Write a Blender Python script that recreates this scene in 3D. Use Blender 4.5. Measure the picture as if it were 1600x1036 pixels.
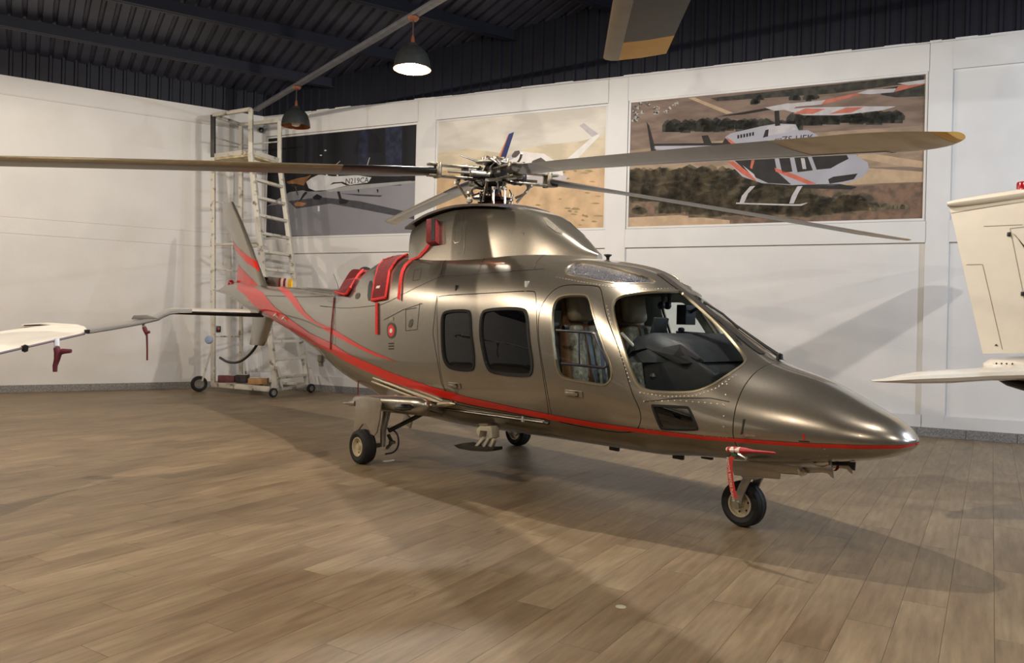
import bpy, bmesh, math, random
import numpy as np
from mathutils import Vector, Matrix
from mathutils.bvhtree import BVHTree
from mathutils.geometry import tessellate_polygon, barycentric_transform

# ------------------------------------------------------------------ reset
for o in list(bpy.data.objects): bpy.data.objects.remove(o)
SC = bpy.context.scene
COL = SC.collection
RNG = random.Random(7)
PI = math.pi

# ------------------------------------------------------------------ camera
F, H, H0, S = 1220.0, 1.48, 501.0, 0.0244        # focal (px of a 1600 frame), eye height, horizon row, roll
C = math.sqrt(1 - S * S)
cd = bpy.data.cameras.new('camera'); cam = bpy.data.objects.new('camera', cd); COL.objects.link(cam)
cd.sensor_fit = 'HORIZONTAL'; cd.sensor_width = 36.0; cd.lens = 36.0 * F / 1600.0
cam.location = (0, 0, H)
cam.rotation_euler = (Matrix.Rotation(PI / 2, 4, 'X') @ Matrix.Rotation(math.asin(S), 4, 'Z')).to_euler()
cd.shift_y = -(518.0 - H0) / 1600.0
cd.clip_end = 200
SC.camera = cam
# ------------------------------------------------------------------ world, exposure
wd = bpy.data.worlds.new('world'); SC.world = wd; wd.use_nodes = True
wd.node_tree.nodes['Background'].inputs[0].default_value = (0.60, 0.68, 0.85, 1)
wd.node_tree.nodes['Background'].inputs[1].default_value = 0.02
SC.view_settings.view_transform = 'Standard'; SC.view_settings.look = 'None'
SC.view_settings.gamma = 1.0; SC.view_settings.use_curve_mapping = False
SC.view_settings.exposure = 0.06
WARM, NEUT, COOL = (1.0, 0.87, 0.71), (1.0, 0.93, 0.84), (0.70, 0.82, 1.0)
# pendant lamps: x, y, watts, colour  (rows run along the helicopter; the first one is switched off)
LAMP_Z = 4.60
LAMPS = [(-3.65, 12.90, 0, NEUT), (-1.33, 9.80, 330, NEUT), (1.00, 6.70, 420, NEUT), (3.30, 3.60, 110, NEUT), (5.60, 0.50, 260, NEUT),
         (-8.30, 10.10, 230, WARM), (-5.96, 7.03, 430, WARM), (-3.60, 3.90, 430, WARM), (-1.30, 0.80, 190, WARM), (1.0, -2.3, 190, WARM),
         (9.20, 5.60, 640, COOL), (11.2, 2.4, 480, COOL)]

# ------------------------------------------------------------------ pixel -> place helpers (camera model of above)
def ray(px, py):
    dx, dy = px - 800, py - H0
    return Vector(((dx * C + dy * S) / F, 1.0, -(-dx * S + dy * C) / F))
def at(px, py, Y): return Vector((0, 0, H)) + ray(px, py) * Y               # pixel at a depth
def at_z(px, z, Y):                                                        # pixel column, height and depth
    y = -F * (z - H) / Y
    return Vector(((px - 800 + S * y) / C / F * Y, Y, z))
def on_floor(px, py, z=0.0):
    d = ray(px, py); return Vector((0, 0, H)) + d * ((z - H) / d.z)
HA = math.radians(-48.9)
HUB = Vector((-0.222, 8.05, 0))
HM = Matrix.Translation(HUB) @ Matrix.Rotation(HA, 4, 'Z')                  # helicopter frame: x forward, y left, z up
HI = HM.inverted()
CAMH = HI @ Vector((0, 0, H))
def rayh(px, py): return HI.to_3x3() @ ray(px, py)
def on_y(px, py, y):
    d = rayh(px, py); return CAMH + d * ((y - CAMH.y) / d.y)
def on_x(px, py, x):
    d = rayh(px, py); return CAMH + d * ((x - CAMH.x) / d.x)

# ------------------------------------------------------------------ materials
MATS = {}
def lin(c):
    return tuple(((v / 255.0) / 12.92 if v / 255.0 <= 0.04045 else ((v / 255.0 + 0.055) / 1.055) ** 2.4) for v in c) + (1.0,)
def M(name, rgb, rough=0.5, metal=0.0, coat=0.0, vary=0.06, scale=8.0, bump=0.0, emit=None, spec=0.5, stretch=None, rgb2=None, mix=(0.4, 0.6), detail=4.0, ior=None):
    """procedural surface: colour broken up by noise, optional bump"""
    if name in MATS: return MATS[name]
    m = bpy.data.materials.new(name); m.use_nodes = True; nt = m.node_tree; N = nt.nodes; L = nt.links
    b = N['Principled BSDF']
    b.inputs['Roughness'].default_value = rough; b.inputs['Metallic'].default_value = metal
    b.inputs['Coat Weight'].default_value = coat; b.inputs['Coat Roughness'].default_value = 0.03
    b.inputs['Specular IOR Level'].default_value = spec
    tc = N.new('ShaderNodeTexCoord'); mp = N.new('ShaderNodeMapping'); L.new(tc.outputs['Object'], mp.inputs[0])
    if stretch: mp.inputs['Scale'].default_value = stretch
    nz = N.new('ShaderNodeTexNoise'); nz.inputs['Scale'].default_value = scale; nz.inputs['Detail'].default_value = detail
    L.new(mp.outputs[0], nz.inputs[0])
    rp = N.new('ShaderNodeValToRGB'); L.new(nz.outputs[0], rp.inputs[0])
    a = lin(rgb)
    if rgb2 is None:
        c0 = tuple(v * (1 - vary) for v in a[:3]) + (1,); c1 = tuple(min(1, v * (1 + vary)) for v in a[:3]) + (1,)
    else: c0, c1 = a, lin(rgb2)
    rp.color_ramp.elements[0].position, rp.color_ramp.elements[1].position = mix
    rp.color_ramp.elements[0].color = c0; rp.color_ramp.elements[1].color = c1
    L.new(rp.outputs[0], b.inputs['Base Color'])
    if bump:
        bp = N.new('ShaderNodeBump'); bp.inputs['Strength'].default_value = bump; bp.inputs['Distance'].default_value = 0.01
        L.new(nz.outputs[0], bp.inputs['Height']); L.new(bp.outputs[0], b.inputs['Normal'])
    if emit:
        b.inputs['Emission Color'].default_value = emit[0] + (1,); b.inputs['Emission Strength'].default_value = emit[1]
    MATS[name] = m; return m
def glass(name, tint=(0.9, 0.95, 0.95), refl=1.0, ior=1.45):
    if name in MATS: return MATS[name]
    m = bpy.data.materials.new(name); m.use_nodes = True; nt = m.node_tree; N = nt.nodes; L = nt.links
    for n in list(N):
        if n.type != 'OUTPUT_MATERIAL': N.remove(n)
    out = [n for n in N if n.type == 'OUTPUT_MATERIAL'][0]
    tr = N.new('ShaderNodeBsdfTransparent'); gl = N.new('ShaderNodeBsdfGlossy'); fr = N.new('ShaderNodeFresnel'); mx = N.new('ShaderNodeMixShader')
    nz = N.new('ShaderNodeTexNoise'); nz.inputs['Scale'].default_value = 3
    cr = N.new('ShaderNodeValToRGB'); cr.color_ramp.elements[0].color = tuple(t * 0.97 for t in tint) + (1,); cr.color_ramp.elements[1].color = tint + (1,)
    L.new(nz.outputs[0], cr.inputs[0]); L.new(cr.outputs[0], tr.inputs[0])
    gl.inputs['Roughness'].default_value = 0.01
    # the same weak mirror from both sides of the thin pane
    ge = N.new('ShaderNodeNewGeometry'); mr = N.new('ShaderNodeMapRange'); mr.inputs[3].default_value = ior; mr.inputs[4].default_value = 1.0 / ior
    L.new(ge.outputs['Backfacing'], mr.inputs[0]); L.new(mr.outputs[0], fr.inputs[0])
    L.new(fr.outputs[0], mx.inputs[0]); L.new(tr.outputs[0], mx.inputs[1]); L.new(gl.outputs[0], mx.inputs[2]); L.new(mx.outputs[0], out.inputs[0])
    MATS[name] = m; return m
PAINT = M('bronze_grey_paint', (154, 148, 136), rough=0.29, metal=0.82, coat=0.9, vary=0.02, scale=40)
RED = M('red_stripe_paint', (206, 34, 20), rough=0.3, coat=0.6, vary=0.03, spec=0.4)
DARK = M('black_rubber', (18, 18, 19), rough=0.75, vary=0.2, scale=30)
BLACKM = M('black_satin_metal', (22, 22, 25), rough=0.4, vary=0.1)
TINT = M('tinted_window', (7, 8, 12), rough=0.02, coat=0.35, vary=0.05, spec=0.8)
CLEAR = glass('clear_window', (0.90, 0.95, 0.95), ior=1.36)
STEEL = M('bare_metal', (190, 186, 176), rough=0.28, metal=1.0, vary=0.1, scale=25)
ALU = M('dull_aluminium', (165, 163, 155), rough=0.4, metal=0.8, vary=0.08)
DKSTEEL = M('dark_steel', (60, 58, 56), rough=0.35, metal=0.9, vary=0.25, scale=40)
INTER = M('cabin_lining', (178, 186, 180), rough=0.7, vary=0.06)
SEAM = M('seam_dark', (38, 34, 28), rough=0.6, vary=0.05)
CLOTH = M('red_cover_fabric', (112, 26, 30), rough=0.85, vary=0.25, scale=60, bump=0.4)
CLOTHE = M('bright_red_binding', (205, 36, 34), rough=0.75, vary=0.1, scale=50)
WHITEP = M('white_gloss_paint', (222, 216, 204), rough=0.25, coat=0.5, vary=0.02)

# ------------------------------------------------------------------ mesh builder
class MB:
    def __init__(s): s.v = []; s.f = []; s.m = []
    def add(s, v, f, mi=0):
        o = len(s.v); s.v += [Vector(p) for p in v]; s.f += [tuple(i + o for i in q) for q in f]; s.m += [mi] * len(f); return s
    def box(s, c, size, R=None, mi=0):
        hx, hy, hz = size[0] / 2, size[1] / 2, size[2] / 2; c = Vector(c)
        v = [Vector((x, y, z)) for x in (-hx, hx) for y in (-hy, hy) for z in (-hz, hz)]
        if R is not None: v = [R @ p for p in v]
        return s.add([c + p for p in v], [(0, 1, 3, 2), (4, 6, 7, 5), (0, 4, 5, 1), (2, 3, 7, 6), (0, 2, 6, 4), (1, 5, 7, 3)], mi)
    def beam(s, a, b, w, h, mi=0, up=(0, 0, 1)):
        a, b = Vector(a), Vector(b); d = (b - a); L = d.length; d.normalize()
        u = Vector(up); sd = d.cross(u)
        if sd.length < 1e-4: sd = d.cross(Vector((1, 0, 0)))
        sd.normalize(); uu = sd.cross(d)
        R = Matrix((d, sd, uu)).transposed()
        return s.box((a + b) / 2, (L, w, h), R, mi)
    def tube(s, pts, r, n=10, mi=0, caps=True, flat=None):
        pts = [Vector(p) for p in pts]; rs = r if isinstance(r, (list, tuple)) else [r] * len(pts)
        v, f = [], []; prev = None
        for i, p in enumerate(pts):
            t = (pts[min(i + 1, len(pts) - 1)] - pts[max(i - 1, 0)]).normalized()
            if prev is None:
                a = t.cross(Vector((0, 0, 1)))
                if a.length < 1e-3: a = t.cross(Vector((0, 1, 0)))
            else: a = prev - t * prev.dot(t)
            a.normalize(); b = t.cross(a); prev = a
            for k in range(n):
                an = 2 * PI * k / n
                v.append(p + a * (math.cos(an) * rs[i]) + b * (math.sin(an) * rs[i] * (flat or 1)))
        for i in range(len(pts) - 1):
            for k in range(n):
                k2 = (k + 1) % n; f.append((i * n + k, i * n + k2, (i + 1) * n + k2, (i + 1) * n + k))
        if caps:
            f.append(tuple(range(n))[::-1]); f.append(tuple((len(pts) - 1) * n + k for k in range(n)))
        return s.add(v, f, mi)
    def lathe(s, prof, c=(0, 0, 0), axis='Z', n=28, mi=0, R=None):
        c = Vector(c); v, f = [], []
        for (r, h) in prof:
            for k in range(n):
                a = 2 * PI * k / n; p = Vector((r * math.cos(a), r * math.sin(a), h))
                if axis == 'Y': p = Vector((p.x, p.z, p.y))
                if axis == 'X': p = Vector((p.z, p.x, p.y))
                if R is not None: p = R @ p
                v.append(c + p)
        for i in range(len(prof) - 1):
            for k in range(n):
                k2 = (k + 1) % n; f.append((i * n + k, i * n + k2, (i + 1) * n + k2, (i + 1) * n + k))
        return s.add(v, f, mi)
    def grid(s, P, mi=0, closed=False):
        nu, nv = len(P), len(P[0]); v = [p for row in P for p in row]; f = []
        for i in range(nu - 1):
            for j in range(nv if closed else nv - 1):
                j2 = (j + 1) % nv; f.append((i * nv + j, i * nv + j2, (i + 1) * nv + j2, (i + 1) * nv + j))
        return s.add(v, f, mi)
    def loft(s, secs, mi=0, caps=True):
        nv = len(secs[0]); o = len(s.v); s.grid(secs, mi, closed=True)
        if caps:
            s.f.append(tuple(o + j for j in range(nv))[::-1]); s.m.append(mi)
            s.f.append(tuple(o + (len(secs) - 1) * nv + j for j in range(nv))); s.m.append(mi)
        return s
    def prism(s, poly, off, mi=0, both=True):
        """closed slab: polygon of 3-d points, extruded by off"""
        off = Vector(off); n = len(poly); poly = [Vector(p) for p in poly]
        tri = tessellate_polygon([poly])
        v = poly + [p + off for p in poly]
        f = [tuple(t) for t in tri] + [tuple(i + n for i in t[::-1]) for t in tri]
        f += [(i, (i + 1) % n, (i + 1) % n + n, i + n) for i in range(n)]
        return s.add(v, f, mi)
    def mirror(s):
        q = MB(); q.v = [Vector((p.x, -p.y, p.z)) for p in s.v]; q.f = [f[::-1] for f in s.f]; q.m = list(s.m); return q
    def build(s, name, mats, parent=None, smooth=True, bevel=0, angle=35, recalc=True, origin=False, matrix=None, seg=2):
        me = bpy.data.meshes.new(name)
        v = s.v; base = Vector((0, 0, 0))
        if origin and v:
            xs = [p.x for p in v]; ys = [p.y for p in v]; zs = [p.z for p in v]
            base = Vector(((min(xs) + max(xs)) / 2, (min(ys) + max(ys)) / 2, min(zs)))
        me.from_pydata([tuple(p - base) for p in v], [], s.f)
        mats = mats if isinstance(mats, (list, tuple)) else [mats]
        for m in mats: me.materials.append(m)
        me.polygons.foreach_set('material_index', s.m)
        if recalc or bevel:
            bm = bmesh.new(); bm.from_mesh(me)
            if recalc: bmesh.ops.recalc_face_normals(bm, faces=bm.faces)
            if bevel:
                ed = [e for e in bm.edges if len(e.link_faces) == 2 and e.calc_face_angle(0) > math.radians(40)]
                bmesh.ops.bevel(bm, geom=ed, offset=bevel, segments=seg, profile=0.5, affect='EDGES', clamp_overlap=True)
            bm.to_mesh(me); bm.free()
        if smooth:
            me.shade_smooth(); me.set_sharp_from_angle(angle=math.radians(angle))
        me.update()
        o = bpy.data.objects.new(name, me); COL.objects.link(o)
        if parent: o.parent = parent
        if matrix is not None: o.matrix_world = matrix @ Matrix.Translation(base)
        elif origin: o.location = base
        return o
def tag(o, label=None, cat=None, group=None, kind=None):
    if label: o['label'] = label
    if cat: o['category'] = cat
    if group: o['group'] = group
    if kind: o['kind'] = kind
    return o
def empty(name, loc=(0, 0, 0), rz=0.0, parent=None):
    o = bpy.data.objects.new(name, None); COL.objects.link(o); o.location = loc; o.rotation_euler = (0, 0, rz); o.empty_display_size = 0.2
    if parent: o.parent = parent
    return o
def copy_tree(o, parent=None):
    c = o.copy(); COL.objects.link(c); c.parent = parent
    for ch in [x for x in bpy.data.objects if x.parent == o]: copy_tree(ch, c)
    return c
def chaikin(p, it=2, closed=True):
    p = [tuple(q) for q in p]
    for _ in range(it):
        q = []; n = len(p)
        for i in range(n if closed else n - 1):
            a, b = p[i], p[(i + 1) % n]
            q.append(tuple(.75 * x + .25 * y for x, y in zip(a, b))); q.append(tuple(.25 * x + .75 * y for x, y in zip(a, b)))
        if not closed: q = [p[0]] + q + [p[-1]]
        p = q
    return p
def resample(p, n):
    p = [Vector(tuple(q) + (0,) * (3 - len(q))) for q in p]; L = [0]
    for a, b in zip(p, p[1:]): L.append(L[-1] + (b - a).length)
    out = []
    for k in range(n):
        t = L[-1] * k / (n - 1); i = max(0, min(len(p) - 2, int(np.searchsorted(L, t)) - 1))
        u = 0 if L[i + 1] == L[i] else (t - L[i]) / (L[i + 1] - L[i]); out.append(p[i].lerp(p[i + 1], u))
    return out
def text_mesh(txt, size, name, mat, M4, parent=None, extrude=0.0005):
    cu = bpy.data.curves.new(name, 'FONT'); cu.body = txt; cu.size = size; cu.extrude = extrude; cu.align_x = 'CENTER'; cu.align_y = 'CENTER'; cu.resolution_u = 2
    t = bpy.data.objects.new(name, cu); COL.objects.link(t)
    dg = bpy.context.evaluated_depsgraph_get(); me = bpy.data.meshes.new_from_object(t.evaluated_get(dg))
    bpy.data.objects.remove(t); bpy.data.curves.remove(cu)
    me.materials.clear(); me.materials.append(mat)
    o = bpy.data.objects.new(name, me); COL.objects.link(o)
    me.transform(M4)
    if parent: o.parent = parent
    return o

# ================================================================== THE HANGAR
K = Vector((-5.19, 16.0, 0))                      # corner between left and back wall
DB = Vector((0.908, -0.418, 0)).normalized()      # along the back wall, to the right
NB = Vector((DB.y, -DB.x, 0))                     # into the room
DL = Vector((-3.71, -2.37, 0)).normalized()       # along the left wall, towards the camera
NL = Vector((-DL.y, DL.x, 0))
if NL.x < 0: NL = -NL
KB = Vector((-5.866, 16.309, 0))                  # origin of the back wall's measured coordinates
WT = 5.54                                         # top of the white walls
def bw(s, z, d=0.0): return KB + DB * s + NB * d + Vector((0, 0, z))
def lw(s, z, d=0.0): return K + DL * s + NL * d + Vector((0, 0, z))
def on_back(px, py, d=0.0):
    r = ray(px, py); O = KB + NB * d; n = NB
    t = n.dot(O - Vector((0, 0, H))) / n.dot(r); P = Vector((0, 0, H)) + r * t
    return ((P - KB).dot(DB), P.z)

def wall_mat(name, rgb):
    if name in MATS: return MATS[name]
    m = M(name, rgb, rough=0.75, vary=0.03, scale=1.3, spec=0.3)
    nt = m.node_tree; N, L = nt.nodes, nt.links; b = N['Principled BSDF']
    nz = N.new('ShaderNodeTexNoise'); nz.inputs['Scale'].default_value = 30; nz.inputs['Detail'].default_value = 5
    tc = N.new('ShaderNodeTexCoord'); L.new(tc.outputs['Object'], nz.inputs[0])
    bp = N.new('ShaderNodeBump'); bp.inputs['Strength'].default_value = 0.25; bp.inputs['Distance'].default_value = 0.006
    L.new(nz.outputs[0], bp.inputs['Height']); L.new(bp.outputs[0], b.inputs['Normal'])
    return m
WALL = wall_mat('white_painted_masonry', (211, 210, 208))
ROOFS = M('grey_navy_roof_sheet', (58, 60, 74), rough=0.5, vary=0.2, scale=1.5, spec=0.35)
NAVY = M('navy_wall_sheet', (22, 24, 36), rough=0.55, vary=0.15, scale=2, spec=0.35)
NAVY2 = M('navy_steel', (24, 26, 40), rough=0.5, vary=0.1, scale=3, spec=0.35)
GRAN = M('grey_granite', (96, 96, 95), rough=0.6, rgb2=(150, 149, 147), scale=60, mix=(0.35, 0.7), detail=8)

def struct(mb, name, mat, **k):
    o = mb.build(name, mat, **k); o['kind'] = 'structure'; return o
# --- back wall: recessed panels between flat piers and beams
mb = MB(); RD = 0.045
def wbox(mb, s0, s1, z0, z1, d0, d1, P=bw, mi=0):
    v = [P(s, z, d) for s in (s0, s1) for d in (d0, d1) for z in (z0, z1)]
    mb.add(v, [(0, 1, 3, 2), (4, 6, 7, 5), (0, 4, 5, 1), (2, 3, 7, 6), (0, 2, 6, 4), (1, 5, 7, 3)], mi)
wbox(mb, 0.45, 22, -0.05, WT - 0.02, -0.35, -RD)
VS = [(0.742, 0.815), (4.44, 4.825), (8.112, 8.455), (12.805, 13.10), (16.6, 16.9), (20.4, 22)]
for a, b_ in VS: wbox(mb, a, b_, -0.05, WT - .02, -RD - .01, 0)
for i in range(len(VS) - 1):
    a, b_ = VS[i][1], VS[i + 1][0]
    wbox(mb, a - .01, b_ + .01, -0.05, 0.30, -RD - .01, 0); wbox(mb, a - .01, b_ + .01, 2.72, 3.02, -RD - .01, 0); wbox(mb, a - .01, b_ + .01, 5.12, WT - .02, -RD - .01, 0)
struct(mb, 'wall_back', WALL, smooth=False)
# ragged plaster lip along the wall head
mb = MB(); s = 0.74
while s < 21.5:
    w = RNG.uniform(.12, .5); h = RNG.uniform(0.012, .035); wbox(mb, s, s + w, WT - .03, WT - .02 + h, -.3, 0.0); s += w
struct(mb, 'trim_1', WALL, smooth=False)
# --- left wall with two shallow grooves and a top ledge
mb = MB(); g = 0.012
wbox(mb, -.4, 22, -0.05, WT, -.35, -g, lw)
zz = [-0.05, 2.775, 2.795, 3.06, 3.08, 5.20, 5.225, WT]
for i in (0, 2, 4, 6): wbox(mb, 0, 22, zz[i], zz[i + 1], -g - .01, 0, lw)
struct(mb, 'wall_left', WALL, smooth=False)
mb = MB(); wbox(mb, 0, 21.9, 5.205, 5.22, -g, .012, lw); struct(mb, 'trim_2', WALL, smooth=False)
FARW = wall_mat('grey_unseen_wall', (92, 97, 112))  # unseen walls, toned dark grey to darken reflections and cut fill light
# --- the walls the camera does not see (they light and mirror)
PR = KB + DB * 22; PF = PR + NB * 22; PL = K + DL * 22; PM = Vector((-15, -10, 0))
for nm, a, b_ in (('wall_right', PR, PF), ('wall_front', PF, PM), ('wall_side', PM, PL)):
    d = (b_ - a).normalized(); n = Vector((-d.y, d.x, 0)); mb = MB()
    mb.beam(a - n * .17 + Vector((0, 0, WT / 2)), b_ - n * .17 + Vector((0, 0, WT / 2)), .3, WT, up=(0, 0, 1))
    struct(mb, nm, FARW, smooth=False)
    mb = MB(); mb.beam(a - n * .10 + Vector((0, 0, 8.0)), b_ - n * .10 + Vector((0, 0, 8.0)), .1, 4.9); struct(mb, nm + '_cladding', NAVY, smooth=False)
# --- baseboards of granite tiles
for nm, P, L0, L1 in (('baseboard_back', bw, .76, 21), ('baseboard_left', lw, 0.02, 20)):
    root = empty(nm, P(L0, 0)); root['kind'] = 'structure'
    me = None; s = L0
    dirv = DB if P is bw else DL; nv = NB if P is bw else NL
    R4 = Matrix((dirv, nv, Vector((0, 0, 1)))).transposed().to_4x4()
    while s < L1:
        if me is None:
            q = MB(); q.box((.297, .010, .065), (.594, .02, .13)); o = q.build('tile', GRAN, bevel=.002, seg=1); me = o.data
        else: o = bpy.data.objects.new('tile', me); COL.objects.link(o)
        o.matrix_world = Matrix.Translation(P(s, 0, 0)) @ R4
        o.parent = root; o.matrix_parent_inverse = Matrix.Translation(-P(L0, 0)); s += .6
# --- navy cladding above the walls and the corrugated roof
def ribs(mb, P, L, z0, z1f, pitch=.2, depth=.035, mi=0):
    """trapezoid ribbed sheet: P(s, z, d)"""
    prof = []; s = 0
    while s < L:
        prof += [(s, 0), (s + .13, 0), (s + .145, depth), (s + .185, depth)]; s += pitch
    rows = [[P(s, z0, d) for s, d in prof], [P(s, z1f(s), d) for s, d in prof]]
    mb.grid(rows, mi)
SL = 0.13; EZ = 6.0
def roof_z(p): return EZ + SL * max(0.0, (Vector((p.x, p.y, 0)) - K).dot(NL))
mb = MB(); ribs(mb, lambda s, z, d: lw(s, z, -.06 + d), 22, WT - .05, lambda s: EZ + .1)
struct(mb, 'cladding_left', NAVY, smooth=False, recalc=False)
mb = MB(); ribs(mb, lambda s, z, d: bw(s + .5, z, -.1 + d), 21, WT - .08, lambda s: roof_z(bw(s, 0)) + .2)
struct(mb, 'cladding_back', NAVY, smooth=False, recalc=False)
mb = MB(); prof = []; s = -9.0
while s < 24:
    prof += [(s, 0), (s + .125, 0), (s + .14, .04), (s + .185, .04)]; s += .21
def rp(s, d, h): return K + DL * s + NL * d + Vector((0, 0, EZ + SL * d + h))
mb.grid([[rp(s, d, h) for s, h in prof] for d in (-.3, 8, 16, 27)])
roof = struct(mb, 'ceiling', ROOFS, smooth=False, recalc=False)
for d in (1.3, 2.95, 4.6, 6.25, 7.9, 9.55, 11.2):
    q = MB()
    q.beam(rp(-8, d, -.10), rp(23, d, -.10), .075, .2); q.beam(rp(-8, d + .04, -.19), rp(23, d + .04, -.19), .12, .02)
    o = q.build('purlin', NAVY2, parent=roof, smooth=False)
bolt = None
for d in (1.3, 2.95, 4.6):
    for k in range(44):
        if bolt is None:
            q = MB(); q.lathe([(0, -.03), (.02, -.03), (.026, -.02), (.026, 0)], n=8); o = q.build('roof_screw', STEEL, parent=roof); bolt = o.data
        else: o = bpy.data.objects.new('roof_screw', bolt); COL.objects.link(o); o.parent = roof
        o.location = rp(k * .42 - 4, d - .06, -.01)
# rafters under the purlins, parallel to the back gable
for s in (9.0, 15.0):
    q = MB(); q.beam(rp(s, -.2, -.36), rp(s, 26, -.36), .16, .3); q.build('rafter', NAVY2, parent=roof, smooth=False)
# --- lighting conduit carried on the row of pendant lamps
CZ = 5.28
du = Vector((-0.599, 0.801, 0)); c0 = Vector((-1.33, 9.8, CZ))
CON = M('galvanised_conduit', (120, 121, 128), rough=0.45, metal=0.5, vary=0.1)
mb = MB(); mb.beam(c0 + du * 5.9, c0 - du * 12.5, .10, .045)
tag(mb.build('lighting_conduit', CON, bevel=.004, origin=True), 'long grey conduit under the dark roof carrying the pendant lamps', 'conduit')
# --- pendant lamps
LSH = M('lamp_enamel_outside', (34, 37, 38), rough=0.45, vary=0.1, scale=20); LIN = M('lamp_copper_inside', (150, 96, 62), rough=0.4, metal=0.5, vary=0.1)
COPPER = M('copper_fitting', (150, 96, 70), rough=0.4, metal=0.7, vary=0.1)
BULB0 = M('unlit_bulb', (214, 208, 196), rough=0.3, vary=0.02)
CORD = M('lamp_cord', (52, 40, 36), rough=0.7, vary=0.1)
shade_prof = [(.03, .33), (.06, .325), (.075, .29), (.13, .265), (.185, .20), (.22, .11), (.236, 0), (.228, 0), (.212, .105), (.178, .19), (.125, .25), (.05, .28), (0, .285)]
proto = {}
for i, (x, y, wts, colr) in enumerate(LAMPS):
    key = 'on' if wts else 'off'
    zc = CZ if i < 5 else roof_z(Vector((x, y, 0))) - .05
    root = empty('pendant_lamp', (x, y, LAMP_Z))
    if 'shade' not in proto:
        q = MB(); q.lathe(shade_prof[:7], n=32); q.lathe(shade_prof[6:], n=32, mi=1); proto['shade'] = q.build('shade', [LSH, LIN], recalc=True).data
        bpy.data.objects.remove([o for o in bpy.data.objects if o.data == proto['shade']][0])
        q = MB(); q.lathe([(0.012, .43), (.022, .40), (.028, .33), (.032, .31)], n=16); proto['cap'] = q.build('cap', COPPER).data
        q = MB(); q.lathe([(0, -.005), (.06, .01), (.082, .06), (.075, .12), (.04, .17), (.03, .22)], n=20); proto['bulb'] = q.build('bulb', BULB0).data
        q = MB(); q.lathe([(0, -.04), (.05, -.035), (.07, -.01), (.075, 0)], n=20); proto['rose'] = q.build('ceiling_rose', COPPER).data
        for nm in ('cap', 'bulb', 'rose'): bpy.data.objects.remove([o for o in bpy.data.objects if o.data == proto[nm]][0])
    def ch(nm, me, loc=(0, 0, 0)):
        o = bpy.data.objects.new(nm, me); COL.objects.link(o); o.parent = root; o.location = loc; return o
    ch('shade', proto['shade']); ch('cap', proto['cap']); b_ = ch('bulb', proto['bulb'])
    ch('ceiling_rose', proto['rose'], (0, 0, zc - .03 - LAMP_Z))
    q = MB(); q.tube([(0, 0, .42), (0, 0, zc - LAMP_Z - .03)], .008, 8); q.build('cord', CORD, parent=root)
    if wts:
        bme = proto['bulb'].copy(); bme.materials.clear()
        bme.materials.append(M('lit_bulb_%d' % (0 if colr == NEUT else 1 if colr == WARM else 2), (255, 246, 230), rough=.4, emit=(colr, 45.0)))
        b_.data = bme
        ld = bpy.data.lights.new('lamp_light', 'POINT'); ld.energy = wts; ld.color = colr; ld.shadow_soft_size = 0.034
        lo = bpy.data.objects.new('lamp_light', ld); COL.objects.link(lo); lo.parent = root; lo.location = (0, 0, -0.045)
    lab = {0: 'unlit dark dome pendant lamp hanging beside the top of the tall ladder platform', 1: 'lit pendant lamp glowing white under the dark roof above the main rotor'}.get(i)
    lab = lab or {2: 'lit dome pendant lamp hanging above the helicopter cockpit', 3: 'lit dome pendant lamp hanging in front of the helicopter nose', 4: 'lit dome pendant lamp at the near end of the conduit', 5: 'lit dome pendant lamp close to the left wall',
           6: 'lit dome pendant lamp above the white wing', 7: 'lit dome pendant lamp over the floor left of the helicopter', 8: 'lit dome pendant lamp hanging nearly above the viewer', 9: 'lit dome pendant lamp hanging behind the viewer', 10: 'cool white pendant lamp above the cream aircraft tail', 11: 'cool white pendant lamp farthest to the right by the side wall'}.get(i)
    tag(root, lab, 'lamp', 'pendant lamps of the hangar')

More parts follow.
